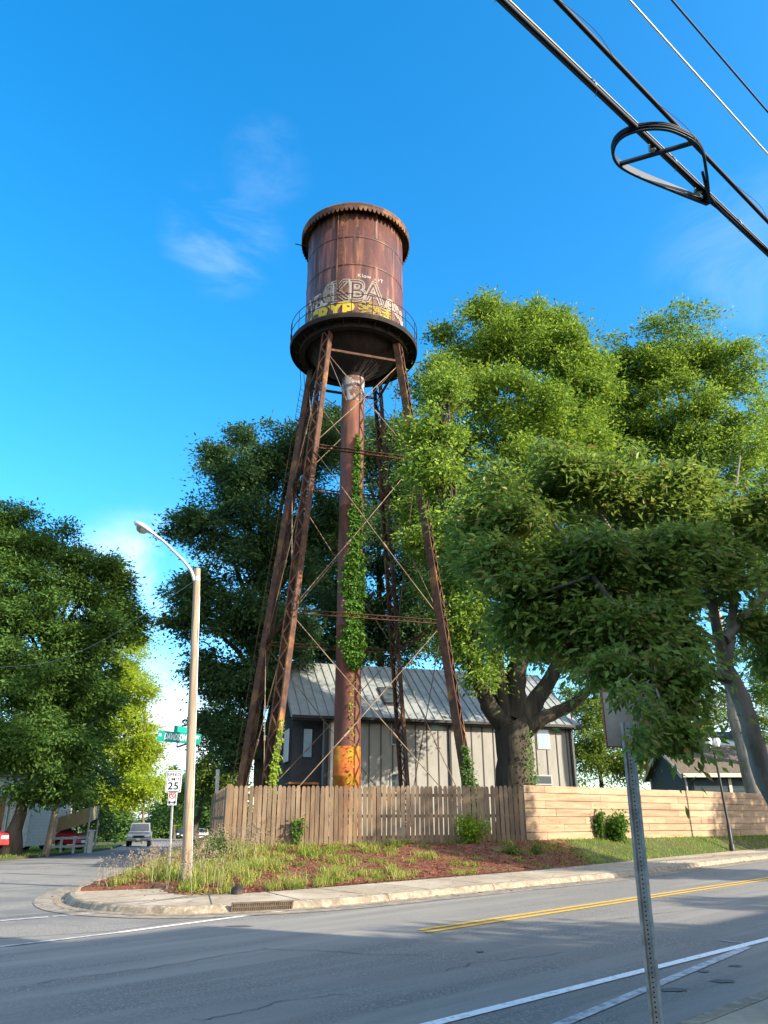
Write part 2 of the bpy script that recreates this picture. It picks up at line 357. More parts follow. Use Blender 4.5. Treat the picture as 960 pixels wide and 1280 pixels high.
def np_mesh(name, V, Fa, matname, parent=None, kind=None, smooth=False, mats=None, mi=None):
    V = np.asarray(V, dtype=np.float32); Fa = np.asarray(Fa, dtype=np.int32)
    if parent is not None: V = V-np.array(wloc(parent), dtype=np.float32)
    me = bpy.data.meshes.new(name); nv, (nf, k) = len(V), Fa.shape
    me.vertices.add(nv); me.vertices.foreach_set('co', V.ravel())
    me.loops.add(nf*k); me.loops.foreach_set('vertex_index', Fa.ravel())
    me.polygons.add(nf); me.polygons.foreach_set('loop_start', np.arange(0, nf*k, k, dtype=np.int32))
    try: me.polygons.foreach_set('loop_total', np.full(nf, k, dtype=np.int32))
    except Exception: pass
    for m in (mats or [matname]): me.materials.append(M[m])
    if mi is not None: me.polygons.foreach_set('material_index', np.asarray(mi, dtype=np.int32))
    me.polygons.foreach_set('use_smooth', np.full(nf, smooth, dtype=bool))
    me.update(calc_edges=True); me.validate()
    return link(name, me, parent, kind)
rs = np.random.RandomState(11)
def unit(a): return a/np.maximum(np.linalg.norm(a, axis=1, keepdims=True), 1e-6)
def leaves(P, D, Nn, L, W, fold=.18):
    """one bent two-triangle leaf at each point: P base, D direction, Nn face normal"""
    n = len(P); D = unit(D); Sd = unit(np.cross(D, Nn)); Nn = np.cross(Sd, D)
    L = np.broadcast_to(L, n)[:, None]; W = np.broadcast_to(W, n)[:, None]
    mid = P+D*L*.45
    V = np.stack([P, mid+Sd*W*.5+Nn*W*fold, P+D*L, mid-Sd*W*.5+Nn*W*fold], 1).reshape(-1, 3)
    i = np.arange(n)[:, None]*4
    return V, np.concatenate([i+np.array([[0, 1, 2]]), i+np.array([[0, 2, 3]])], 1).reshape(-1, 3)
def text_mesh(txt, size, extrude=0, offset=0, outline=0, sx=1, spacing=1.0, subdiv=0):
    cu = bpy.data.curves.new('t', 'FONT'); cu.body = txt; cu.size = size; cu.align_x = 'CENTER'; cu.align_y = 'CENTER'; cu.space_character = spacing
    cu.offset = offset; cu.resolution_u = 4
    if outline: cu.fill_mode = 'NONE'; cu.bevel_depth = outline; cu.bevel_resolution = 0
    o = bpy.data.objects.new('t', cu); C.objects.link(o)
    dg = bpy.context.evaluated_depsgraph_get(); me = bpy.data.meshes.new_from_object(o.evaluated_get(dg))
    bpy.data.objects.remove(o); bpy.data.curves.remove(cu)
    bm = bmesh.new(); bm.from_mesh(me); bmesh.ops.triangulate(bm, faces=bm.faces)
    for _ in range(subdiv):
        es = [e for e in bm.edges if e.calc_length() > .16]
        if not es: break
        bmesh.ops.subdivide_edges(bm, edges=es, cuts=1); bmesh.ops.triangulate(bm, faces=bm.faces)
    V = [Vector((v.co.x*sx, v.co.y, v.co.z)) for v in bm.verts]; bm.verts.index_update()
    Fc = [tuple(v.index for v in f.verts) for f in bm.faces]; bm.free(); bpy.data.meshes.remove(me)
    return V, Fc

# ------------------------------------------------------------------ land lines
K = [Vector((-29, 130, 0)), Vector((-20.5, 100, 0)), Vector((-14.8, 74, 0)), Vector((-11.2, 50, 0)), Vector((-9.6, 38, 0)), Vector((-8.6, 30, 0))]
K += [gp(*p) for p in ((150, 1095), (103, 1112), (82, 1125), (100, 1136), (160, 1142), (230, 1143.5), (300, 1140.5), (380, 1136), (434, 1131.7), (560, 1119), (660, 1108.7), (760, 1098.5), (860, 1086), (960, 1073.5))]
K += [K[-1]+RD*12, K[-1]+RD*60, K[-1]+RD*140]
def smooth_line(pts, step=.35):
    out = []
    for i in range(len(pts)-1):
        p0, p1, p2, p3 = pts[max(i-1, 0)], pts[i], pts[i+1], pts[min(i+2, len(pts)-1)]
        L = (p2-p1).length; k = max(1, int(L/step)) if L < 14 else max(2, int(L/3))
        for j in range(k):
            t = j/k
            m1, m2 = (p2-p0)*.5, (p3-p1)*.5
            if (p1-p0).length > 1e-6 and L/(p1-p0).length > 3: m1 = (p2-p1)
            if (p3-p2).length > 1e-6 and (p3-p2).length/L > 3: m2 = (p2-p1)
            q = p1*(2*t**3-3*t*t+1)+m1*(t**3-2*t*t+t)+p2*(-2*t**3+3*t*t)+m2*(t**3-t*t)
            out.append(Vector((q.x, q.y, 0)))
    out.append(Vector((pts[-1].x, pts[-1].y, 0)))
    return out
KL = smooth_line(K)
def normals(line):
    ns = []
    for i in range(len(line)):
        t = (line[min(i+2, len(line)-1)]-line[max(i-2, 0)]).normalized()
        ns.append(Vector((-t.y, t.x, 0)))
    return ns
KN = normals(KL)                         # points into the block (left of travel)
fence_corner = Vector((-5.05, 26.75, 0)); fence_back = Vector((-8.0, 38.2, 0)); fence_right = Vector((4.58, 27.1, 0))
plank_a = Vector((4.80, 28.1, 0)); plank_b = Vector((17.4, 37.5, 0)); plank_c = Vector((24.9, 43.1, 0))
FL = [Vector((-24, 110, 0)), Vector((-11.8, 60, 0)), fence_back, fence_corner, fence_right, plank_a, plank_b, plank_c, plank_c+(plank_b-plank_a)*6]
def seg_dist(X, Y, line):
    best = np.full(X.shape, 1e9); side = np.zeros(X.shape)
    for a, b in zip(line[:-1], line[1:]):
        dx, dy = b.x-a.x, b.y-a.y; L2 = dx*dx+dy*dy+1e-12
        t = np.clip(((X-a.x)*dx+(Y-a.y)*dy)/L2, 0, 1)
        d = np.hypot(X-a.x-t*dx, Y-a.y-t*dy); c = dx*(Y-a.y)-dy*(X-a.x)
        m = d < best; best = np.where(m, d, best); side = np.where(m, np.sign(c), side)
    return best*np.where(side == 0, 1, side)
SW = 2.0
def hgt(X, Y):
    X = np.asarray(X, float); Y = np.asarray(Y, float)
    b = base_z(X, Y)
    dk = seg_dist(X, Y, KL[::3]+[KL[-1]]); df = seg_dist(X, Y, FL)
    zf = 1.0-.16*np.clip((4-X)/9, 0, 1)-.35*np.clip((Y-40)/30, 0, 1)*(X < -6)
    sw = np.where((Y > 19.3) & (X < -4.5), .3, SW)
    wgt = np.clip(dk-sw+.1, 0, None); t = np.where(df >= 0, 1., wgt/(wgt+np.abs(df)+1e-6))
    t = np.clip(t*1.05, 0, 1); t = t*t*(3-2*t)*.55+t*.45
    zz = b+.125+(np.maximum(zf, b+.13)-b-.125)*t
    bump = .05*np.sin(X*1.9+1.3*np.sin(Y*1.1))*np.cos(Y*1.7+.6*X)*np.clip(wgt*1.2, 0, 1)*np.clip(np.abs(df)*.8, 0, 1)
    return np.where(dk > sw-.25, zz+bump, b-.25)
def hz(x, y): return float(hgt(np.array([x]), np.array([y]))[0])
def inpoly(X, Y, poly):
    c = np.zeros(X.shape, bool); j = len(poly)-1
    for i in range(len(poly)):
        a, b = poly[i], poly[j]
        c ^= ((a.y > Y) != (b.y > Y)) & (X < (b.x-a.x)*(Y-a.y)/(b.y-a.y+1e-12)+a.x); j = i
    return c

# ------------------------------------------------------------------ ground, roads
m = MB(); rr = [0, 40, 90, 160, 300, 600, 1500]; q = 48
vs = [(0, 20, -.3)]
for r_ in rr[1:]:
    for j in range(q):
        a = 2*math.pi*j/q; x, y = r_*math.cos(a), 20+r_*math.sin(a)
        t_ = RD.x*x+RD.y*y; vs.append((x, y, SL*max(-160, min(160, t_))-.3-2.2*min(1, max(0, (y-30)/70))))
fs = [(0, 1+j, 1+(j+1) % q) for j in range(q)]
for i in range(len(rr)-2): fs += [(1+i*q+j, 1+i*q+(j+1) % q, 1+(i+1)*q+(j+1) % q, 1+(i+1)*q+j) for j in range(q)]
m.add(vs, fs); m.build('ground', 'soil', kind='structure')

xs = np.concatenate([np.arange(-30, -12, .8), np.arange(-12, 22, .2), np.arange(22, 62, 1.)]); ys = np.concatenate([np.arange(12, 34, .2), np.arange(34, 120, 1.)])
GX, GY = np.meshgrid(xs, ys); GZ = hgt(GX, GY)
nx, ny = len(xs), len(ys); idx = np.arange(nx*ny).reshape(ny, nx)
Q = np.stack([idx[:-1, :-1], idx[:-1, 1:], idx[1:, 1:], idx[1:, :-1]], -1).reshape(-1, 4)
low = (GZ-base_z(GX, GY) < -.2).ravel(); Q = Q[~low[Q].all(1)]
cx, cy = GX.ravel()[Q].mean(1), GY.ravel()[Q].mean(1)
dfq = seg_dist(cx, cy, FL)
mulchy = (dfq < .15) & (cx < 6.2) & (cy < 45)
np_mesh('bank', np.stack([GX.ravel(), GY.ravel(), GZ.ravel()], 1), Q, None, kind='structure', smooth=True, mats=['mulch', 'soil'], mi=np.where(mulchy, 0, 1))

NEAR = -3.55
def sheet(pts, dz):
    return [Vector((p.x, p.y, base_z(p.x, p.y)+dz)) for p in pts]
m = MB()
p4 = [tn(-70, NEAR+.02), tn(160, NEAR+.02), tn(160, -16), tn(-70, -16)]
m.add(sheet(p4, 0), [(0, 1, 2, 3)]); road = m.build('main_road', 'asphalt', kind='structure')
LB = [Vector(p) for p in ((-38, 130, 0), (-29, 97, 0), (-22.6, 72, 0), (-19.2, 59, 0), (-17.3, 48, 0), (-16.4, 38, 0), (-16.1, 31, 0), (-16.3, 24, 0), (-18, 16, 0), (-24, 5, 0), (-40, -14, 0))]
LBs = smooth_line(LB, .8)
m = MB()
rgt = [p-n*.05 for p, n in zip(KL, KN)]
side = [p for p in rgt if p.y > 19.5 and p.x < -5]
L2 = [p for p in LBs if p.y > 14]
L2 = [q for i, q in enumerate(L2)]
poly = L2+[Vector((-13, 9, 0)), tn(6, -12.6)+Vector((0, 0, 0)), tn(8.2, -13)]+[Vector((p.x, p.y, 0)) for p in reversed(side)]
for p in poly: p.z = 0
from mathutils.geometry import tessellate_polygon
tri = tessellate_polygon([poly])
m.add(sheet(poly, .004), tri); street = m.build('side_street', 'asphalt_old', kind='structure')
def line_strip(pa, pb, wd, name, mt, par, dz=.009, nseg=1):
    m = MB(); a, b = Vector((pa.x, pa.y, 0)), Vector((pb.x, pb.y, 0)); s = (b-a).normalized(); s = Vector((-s.y, s.x, 0))*wd/2
    m.add(sheet([a-s, b-s, b+s, a+s], dz), [(0, 1, 2, 3)]); return m.build(name, mt, par)
ya, yb = gp(524, 1163), gp(960, 1097.5); yd = (yb-ya).normalized(); yn = Vector((-yd.y, yd.x, 0))
line_strip(ya, ya+yd*90, .11, 'yellow_line', 'yellow_line', road); line_strip(ya-yn*.24-yd*.1, ya+yd*90-yn*.24, .11, 'yellow_line', 'yellow_line', road)
wa, wb = gp(740, 1230.3), gp(960, 1174.6); wd_ = (wb-wa).normalized()
line_strip(wa-wd_*12, wa+wd_*80, .13, 'edge_line', 'white_line', road)
line_strip(gp(560, 1340), gp(935, 1184), .12, 'worn_line', 'worn_line', road, .008)
line_strip(gp(898, 1176), gp(930, 1179), .05, 'worn_line', 'worn_line', road, .0085)
line_strip(gp(0, 1184), gp(150, 1166), .10, 'edge_line', 'worn_line', road); line_strip(gp(150, 1166), gp(385, 1135), .11, 'edge_line', 'white_line', road, .0095)
line_strip(gp(-40, 1155), gp(60, 1147), .12, 'stop_line', 'worn_line', street, .013); line_strip(gp(66, 1146.5), gp(130, 1141), .08, 'stop_line', 'worn_line', street, .013)
m = MB()     # oil and tar marks on the asphalt
for px, py, a_, b_ in ((842, 1238, .16, .05), (905, 1227, .14, .05), (880, 1215, .08, .03), (300, 1158, .22, .05), (918, 1208, .1, .03), (600, 1190, .06, .03)):
    c = gp(px, py); n_ = 14
    ring = [c+Vector((math.cos(2*math.pi*k/n_)*a_*random.uniform(.6, 1.2), math.sin(2*math.pi*k/n_)*b_*2.2*random.uniform(.6, 1.2), 0)) for k in range(n_)]
    m.add(sheet(ring, .0075), [tuple(range(n_))])
m.build('oil_stain', 'stain', road)
m = MB(); rg = random.Random(9)      # thin wandering cracks
for px0, py0, px1, py1 in ((40, 1230, 330, 1186), (330, 1186, 520, 1196), (560, 1215, 700, 1190), (240, 1275, 420, 1240), (640, 1165, 900, 1135)):
    a, b = gp(px0, py0), gp(px1, py1); n_ = 26; L_ = []
    sd = Vector((-(b-a).y, (b-a).x, 0)).normalized(); off = 0
    for k in range(n_+1):
        off += rg.gauss(0, .035); L_.append((a.lerp(b, k/n_)+sd*off, rg.uniform(.003, .011)))
    vs = []
    for p, w2 in L_: vs += [p-sd*w2, p+sd*w2]
    m.add(sheet(vs, .006), [(2*k, 2*k+2, 2*k+3, 2*k+1) for k in range(n_)])
m.build('crack', 'stain', road)

def sweep(line, ns, prof, name, mt, kind='structure', parent=None):
    m = MB(); k = len(prof); vs = []
    for p, n_ in zip(line, ns):
        b = base_z(p.x, p.y)
        vs += [Vector((p.x+n_.x*d, p.y+n_.y*d, b+h)) for d, h in prof]
    m.add(vs, [(i*k+j, i*k+j+1, (i+1)*k+j+1, (i+1)*k+j) for i in range(len(line)-1) for j in range(k-1)], 0, False)
    return m.build(name, mt, parent, kind if parent is None else None)
main = [i for i, p in enumerate(KL) if p.y < 60]
kl, kn = [KL[i] for i in main], [KN[i] for i in main]
kerb = sweep(kl, kn, [(-.24, .013), (-.02, .016), (.03, .10), (.07, .128), (.165, .135), (.165, .0)], 'kerb', 'kerb')
sweep(kl, kn, [(-.62, .0074), (-.235, .0086)], 'gutter', 'dust')
st_i = next(i for i, p in enumerate(kl) if p.y < 17.2)
walk_l, walk_n = kl[st_i-4:], kn[st_i-4:]
walk = sweep(walk_l, walk_n, [(.168, .0), (.168, .132), (SW-.02, .150), (SW+.02, .10)], 'sidewalk', 'concrete')
m = MB(); acc = 0; last = walk_l[0]
for p, n_ in zip(walk_l, walk_n):
    acc += (p-last).length; last = p
    if acc > 1.55:
        acc = 0; b = base_z(p.x, p.y); t_ = Vector((n_.y, -n_.x, 0))*.012
        q_ = [p+n_*.21-t_, p+n_*.21+t_, p+n_*(SW-.03)+t_, p+n_*(SW-.03)-t_]
        m.add([Vector((q_[0].x, q_[0].y, b+.137)), Vector((q_[1].x, q_[1].y, b+.137)), Vector((q_[2].x, q_[2].y, b+.155)), Vector((q_[3].x, q_[3].y, b+.155))], [(0, 1, 2, 3)])
m.build('joint', 'joint', walk)
m = MB(); acc = 0; last = kl[0]
for p, n_ in zip(kl, kn):
    acc += (p-last).length; last = p
    if acc > 2.9:
        acc = 0; t_ = Vector((n_.y, -n_.x, 0))*.010; b = base_z(p.x, p.y)
        pr = [(-.02, .020), (.028, .104), (.07, .132), (.2, .139)]
        m.add([Vector((p.x, p.y, b+h))+n_*d+t_*s_ for d, h in pr for s_ in (-1, 1)], [(2*i, 2*i+1, 2*i+3, 2*i+2) for i in range(3)])
m.build('kerb_joint', 'joint', kerb)
# near side
m = MB()
def nstrip(n0, n1, z0, z1, mb): mb.add([tn(-60, n0, z0), tn(120, n0, z0), tn(120, n1, z1), tn(-60, n1, z1)], [(0, 1, 2, 3)])
nstrip(NEAR, NEAR+.001, 0, .13, m); nstrip(NEAR+.001, NEAR+.16, .13, .135, m); m.build('near_kerb', 'kerb', kind='structure')
m = MB(); nstrip(NEAR+.16, -1.2, .132, .145, m); m.build('near_sidewalk', 'concrete', kind='structure')
m = MB(); nstrip(-1.2, 3.4, .14, .15, m); nstrip(3.4, 60, .15, .15, m); m.build('near_verge', 'soil', kind='structure')
# left block
m = MB(); lp = [Vector((p.x, p.y, 0)) for p in LBs]; out_ = [Vector((-90, -14, 0)), Vector((-90, 130, 0))]
pl = lp+out_; tri = tessellate_polygon([pl]); m.add(sheet(pl, .12), tri)
for a, b in zip(lp[:-1], lp[1:]): m.add(sheet([a, b], .0)+sheet([b, a], .12), [(0, 1, 2, 3)])
m.build('left_lawn', 'soil', kind='structure')
# storm drain: a slotted grate standing in the kerb face
a, b = gp(287, 1141, 0), gp(360, 1137, 0); e = (b-a).normalized(); e.z = 0; e.normalize(); f_ = Vector((-e.y, e.x, 0)); up = Vector((0, 0, 1))
c0 = (a+b)/2; k0 = min(KL, key=lambda p: (p-Vector((c0.x, c0.y, 0))).length); c0 = Vector((k0.x, k0.y, base_z(k0.x, k0.y)+.085))-f_*.035; Lg = (b-a).length
g = thing('storm_drain', 'rusty slotted storm drain grate set in the kerb at the corner', 'drain', c0)
tl = (e, (f_+up*.35).normalized(), (up-f_*.35).normalized() if False else e.cross((f_+up*.35).normalized()))
m = MB(); m.box(c0+tl[1]*.012, (Lg, .012, .15), 0, tl); m.build('drain_pit', 'hole', g)
m = MB()
for k in range(27): m.box(c0+e*(-Lg/2+.03+(Lg-.06)*k/26), (.026, .02, .15), 0, tl)
for s_ in (-1, 1): m.box(c0+tl[2]*.075*s_-tl[1]*.004, (Lg+.06, .03, .022), 0, tl); m.box(c0+e*(Lg/2+.015)*s_-tl[1]*.004, (.03, .03, .17), 0, tl)
m.box(c0-tl[1]*.003, (Lg, .024, .014), 0, tl); m.build('grate', 'iron', g)
# broken slab lying in the mulch
def slab(name, label, px, py, a_, b_, h_, rz, mt, seed):
    rg = random.Random(seed); Y_ = gp(px, py, .3).y; c = at(px, py, Y_); c.z = hz(c.x, c.y)
    m = MB(); n_ = 11; ring = []
    for k in range(n_):
        t_ = 2*math.pi*k/n_; r_ = rg.uniform(.75, 1.1); x, y = a_*r_*math.cos(t_), b_*r_*math.sin(t_)
        ring.append(c+Vector((x*math.cos(rz)-y*math.sin(rz), x*math.sin(rz)+y*math.cos(rz), -.03)))
    top = [c+(p-c)*.9+Vector((0, 0, h_*rg.uniform(.7, 1.2)+.03)) for p in ring]
    m.add(ring+top, [tuple(range(n_, 2*n_))]+[(i, (i+1) % n_, n_+(i+1) % n_, n_+i) for i in range(n_)])
    return tag(m.build(name, mt, origin=c), label, 'debris')
slab('asphalt_slab', 'flat broken piece of dark asphalt lying in the mulch behind the drain', 343, 1107, .5, .22, .09, .1, 'tar', 3)
slab('black_lump', 'small black lump of debris among weeds right of the wooden pole', 297, 1107, .13, .1, .17, .4, 'tar', 5)

# ------------------------------------------------------------------ water tower
TC = Vector((-1.48, 32, 0)); ZB = .95
tw = thing('water_tower', 'tall rusty water tower on four lattice legs with graffiti round its tank', 'water tower', (TC.x, TC.y, ZB))
TR, Z0, Z1 = 2.43, 22.95, 29.55
m = MB()
m.lathe(TC, [(TR, Z0-.05), (TR, Z1), (TR-.02, Z1)], 96)
tank = m.build('tank', 'rust_tank', tw)
m = MB()
for zz in (24.6, 26.25, 27.9): m.lathe(TC, [(TR-.01, zz-.06), (TR+.014, zz-.055), (TR+.014, zz+.055), (TR-.01, zz+.06)], 96)
for k, zz in enumerate((23.0, 24.66, 26.31, 27.96)):
    for j in range(7):
        an = 2*math.pi*(j+.5*(k % 2))/7+.25; d = Vector((math.cos(an), math.sin(an), 0)); e = Vector((-d.y, d.x, 0))
        m.box(TC+d*(TR+.002)+Vector((0, 0, zz+.78)), (.11, .022, 1.53), 0, (e, d, Vector((0, 0, 1))))
m.build('seam', 'rust_tank', tank)
m = MB(); m.lathe(TC, [(TR+.02, Z1-.02), (2.79, Z1-.03), (2.81, Z1+.02), (2.81, Z1+.12), (2.75, Z1+.15), (0, Z1+1.0)], 96); rf = m.build('roof', 'rust_steel', tw)
m = MB(); nT = 76      # scalloped fringe under the roof edge
for k in range(nT):
    a0 = 2*math.pi*k/nT; pr = []
    for tt, dz in ((0, -.13), (.12, -.20), (.28, -.31), (.5, -.36), (.72, -.31), (.88, -.20), (1, -.13)):
        an = a0+2*math.pi/nT*tt; d = Vector((math.cos(an), math.sin(an), 0)); pr.append((d, dz))
    vs = []
    for d, dz in pr: vs += [TC+d*2.80+Vector((0, 0, Z1)), TC+d*2.80+Vector((0, 0, Z1+dz)), TC+d*2.765+Vector((0, 0, Z1+dz)), TC+d*2.765+Vector((0, 0, Z1))]
    m.add(vs, [(4*i+j, 4*i+(j+1) % 4, 4*i+4+(j+1) % 4, 4*i+4+j) for i in range(6) for j in range(4)])
m.build('fringe', 'rust_steel', rf)
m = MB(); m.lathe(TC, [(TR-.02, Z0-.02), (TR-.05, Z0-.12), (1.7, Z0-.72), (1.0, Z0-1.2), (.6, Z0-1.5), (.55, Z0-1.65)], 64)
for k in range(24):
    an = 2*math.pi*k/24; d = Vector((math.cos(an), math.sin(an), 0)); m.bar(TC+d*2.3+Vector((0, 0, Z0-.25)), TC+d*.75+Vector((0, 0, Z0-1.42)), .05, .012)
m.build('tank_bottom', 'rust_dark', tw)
BR = 3.12
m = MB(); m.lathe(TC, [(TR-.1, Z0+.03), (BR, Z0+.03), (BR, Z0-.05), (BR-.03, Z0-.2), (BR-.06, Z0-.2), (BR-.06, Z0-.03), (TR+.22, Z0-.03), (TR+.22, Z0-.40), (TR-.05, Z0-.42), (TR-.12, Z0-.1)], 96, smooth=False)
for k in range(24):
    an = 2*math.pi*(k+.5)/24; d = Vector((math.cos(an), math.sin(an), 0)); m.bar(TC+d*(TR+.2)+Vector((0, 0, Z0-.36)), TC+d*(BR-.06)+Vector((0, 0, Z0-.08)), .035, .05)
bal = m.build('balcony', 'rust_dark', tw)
m = MB()
for hh in (.55, 1.05): m.tube([TC+Vector((3.1*math.cos(a_), 3.1*math.sin(a_), Z0+hh)) for a_ in np.linspace(0, 2*math.pi, 73)], .017, 5, caps=False)
for k in range(20):
    an = 2*math.pi*k/20; p = TC+Vector((3.1*math.cos(an), 3.1*math.sin(an), Z0-.1)); m.tube([p, p+Vector((0, 0, 1.16))], .018, 5)
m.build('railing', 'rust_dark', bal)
LA = [R(a_) for a_ in (-118, -28, 62, 152)]
def legp(an, z, dr=0):
    r_ = 2.40+(5.38-2.40)*(22.55-z)/(22.55-1.0)+dr
    return TC+Vector((math.cos(an)*r_, math.sin(an)*r_, z))
for an in LA:
    m = MB(); rad = Vector((math.cos(an), math.sin(an), 0)); tg = Vector((-rad.y, rad.x, 0))
    p0, p1 = legp(an, ZB+.25), legp(an, 22.62); ez = (p1-p0).normalized(); ey = ez.cross(tg).normalized()
    H = .19; Dp = .15
    for s_ in (-1, 1):
        m.box((p0+p1)/2+tg*H*s_, (.022, Dp*2, (p1-p0).length), 0, (tg, ey, ez))
        for s2 in (-1, 1): m.box((p0+p1)/2+tg*(H-.025)*s_+ey*Dp*s2, (.052, .018, (p1-p0).length), 0, (tg, ey, ez))
    leg = m.build('leg', 'rust_steel', tw)
    m = MB(); n_ = 44; Lz = (p1-p0).length
    for k in range(n_):
        for s2 in (-1, 1):
            s_ = 1 if (k % 2) else -1
            a = p0+ez*(Lz*k/n_)+tg*(H-.03)*s_+ey*(Dp+.014)*s2; b = p0+ez*(Lz*(k+1)/n_)-tg*(H-.03)*s_+ey*(Dp+.014)*s2
            m.bar(a, b, .05, .012, up=ey if s2 > 0 else -ey)
    m.build('lacing', 'rust_steel', leg)
    m = MB(); c = legp(an, ZB); m.box(c+Vector((0, 0, .12)), (.5, .5, .5), 0, (rad, tg, Vector((0, 0, 1)))); m.box(c+Vector((0, 0, .39)), (.46, .46, .04), 0, (rad, tg, Vector((0, 0, 1)))); m.build('footing', 'concrete', leg)
LV = [1.35, 8.95, 16.35, 21.6]
for lv in LV[1:]:
    for i in range(4):
        a, b = legp(LA[i], lv), legp(LA[(i+1) % 4], lv); m = MB(); e = (b-a).normalized(); a2, b2 = a+e*.16, b-e*.16
        if lv < 20:
            for dz in (-.075, .075): m.bar(a2+Vector((0, 0, dz)), b2+Vector((0, 0, dz)), .12, .02)
            nn_ = 26
            for k in range(nn_):
                s_ = .07 if k % 2 else -.07; q0 = a2.lerp(b2, k/nn_); q1 = a2.lerp(b2, (k+1)/nn_); m.bar(q0+Vector((0, 0, s_)), q1-Vector((0, 0, s_)), .02, .012)
        else: m.bar(a2, b2, .09, .11)
        m.build('strut', 'rust_steel', tw)
for lo, hi in ((0, 1), (1, 2), (2, 3)):
    for i in range(4):
        for (i0, i1) in ((i, (i+1) % 4), ((i+1) % 4, i)):
            a, b = legp(LA[i0], LV[lo]+.1), legp(LA[i1], LV[hi]-.1); sag = Vector((0, 0, -.12))
            m = MB(); m.tube([a, a.lerp(b, .5)+sag*.4, b], .019, 6); c = a.lerp(b, .42)+sag*.4*.9
            e = (b-a).normalized(); m.tube([c-e*.14, c+e*.14], .042, 6); m.build('tie_rod', 'rod', tw)
for i in range(4):
    m = MB(); a = legp(LA[i], 21.55); m.tube([a, TC+Vector((.6*math.cos(LA[i]), .6*math.sin(LA[i]), 19.9))], .022, 6); m.build('tie_rod', 'rod', tw)
m = MB(); m.lathe(TC, [(.535, 4.36), (.535, 9.2), (.555, 9.21), (.555, 9.33), (.535, 9.34), (.535, 14.6), (.555, 14.61), (.555, 14.73), (.535, 14.74), (.535, 20.0)], 40); ris = m.build('riser_pipe', 'riser_rust', tw)
m = MB(); m.lathe(TC, [(.545, 19.95), (.545, 21.5), (.5, 21.5)], 40); m.build('pale_collar', 'riser_pale', ris)
m = MB(); m.lathe(TC, [(.545, ZB-.3), (.548, 3.2), (.556, 3.21), (.556, 3.3), (.546, 3.31), (.546, 4.36), (.5, 4.36)], 40); m.build('orange_base', 'riser_orange', ris)
# ladder along the far left leg
m = MB(); an = LA[3]; tg = Vector((-math.sin(an), math.cos(an), 0))
for s_ in (-1, 1):
    m.tube([legp(an, 3.2, .42)+tg*.17*s_, legp(an, 21.8, .42)+tg*.17*s_, legp(an, 22.6, .62)+tg*.17*s_, legp(an, 24.1, .75)+tg*.17*s_], .016, 5)
for k in range(62):
    z = 3.3+k*.3
    m.tube([legp(an, z, .42)-tg*.17, legp(an, z, .42)+tg*.17], .012, 5)
m.build('ladder', 'rust_steel', tw)
m = MB()      # overflow pipe stub and hatch rail near the roof
p = TC+Vector((-2.75, -.9, 28.7)); m.tube([p+Vector((.5, .16, 0)), p+Vector((-.25, -.08, 0))], .03, 6); m.build('overflow_stub', 'rust_dark', tw)
m = MB(); an = R(-104); d = Vector((math.cos(an), math.sin(an), 0)); e = Vector((-d.y, d.x, 0))
for s_ in (-1, 1): m.bar(TC+d*(TR+.09)+e*.15*s_+Vector((0, 0, Z0+1.3)), TC+d*(TR+.09)+e*.15*s_+Vector((0, 0, Z1-.1)), .03, .03)
for k in range(18): m.bar(TC+d*(TR+.09)-e*.15+Vector((0, 0, Z0+1.5+k*.29)), TC+d*(TR+.09)+e*.15+Vector((0, 0, Z0+1.5+k*.29)), .012, .012)
m.build('tank_ladder', 'rust_steel', tank)
# graffiti wrapped on the tank
CA = math.atan2(-TC.y, -TC.x)
def graffiti(txt, a0, a1, z0, z1, name, mt, outline=0, offset=0, lift=.02, spacing=1, tilt=0, wob=0):
    V, Fc = text_mesh(txt, 1, outline=0, offset=0, spacing=spacing)
    V, Fc = text_mesh(txt, 1, outline=outline, offset=offset, spacing=spacing)
    x0, x1 = min(v.x for v in V), max(v.x for v in V); y0, y1 = min(v.y for v in V), max(v.y for v in V)
    kx, ky = R(a1-a0)*TR/(x1-x0), (z1-z0)/(y1-y0)
    bm = bmesh.new(); vv = [bm.verts.new((v.x*kx, v.y*ky, v.z)) for v in V]
    for f in Fc:
        try: bm.faces.new([vv[i] for i in f])
        except ValueError: pass
    for _ in range(4):
        es = [e for e in bm.edges if e.calc_length() > .14]
        if not es: break
        bmesh.ops.subdivide_edges(bm, edges=es, cuts=1); bmesh.ops.triangulate(bm, faces=bm.faces)
    bm.verts.index_update(); out = []
    for v in bm.verts:
        x, y = v.co.x-x0*kx, v.co.y-y0*ky; y += tilt*x+wob*math.sin(x*5+z0); an = CA+R(a0)+x/TR; r_ = TR+lift+(.004 if outline else 0)
        out.append(TC+Vector((math.cos(an)*r_, math.sin(an)*r_, z0+y)))
    m = MB(); m.add(out, [tuple(v.index for v in f.verts) for f in bm.faces]); bm.free(); return m.build(name, mt, tank)
graffiti('WBS', -74, -29, 24.05, 25.0, 'graffiti', 'white_fill', offset=.03, spacing=.9, wob=.04)
graffiti('e', -38, -21, 24.2, 25.3, 'graffiti', 'white_spray', outline=.03, wob=.03)
graffiti('KBA', -25, 33, 24.2, 25.25, 'graffiti', 'purple_spray', offset=.03, spacing=.95, lift=.016, wob=.03)
graffiti('KBA', -25, 33, 24.2, 25.25, 'graffiti', 'white_spray', outline=.024, offset=.01, spacing=.95, wob=.03)
graffiti('KBA', -28, 37, 24.08, 25.37, 'graffiti', 'white_spray', outline=.018, offset=.05, spacing=.95, lift=.018, wob=.03)
graffiti('ess', 36, 72, 24.0, 24.75, 'graffiti', 'white_spray', outline=.035, wob=.07)
graffiti('mm', -70, -52, 23.75, 24.1, 'graffiti', 'white_spray', outline=.02, wob=.05)
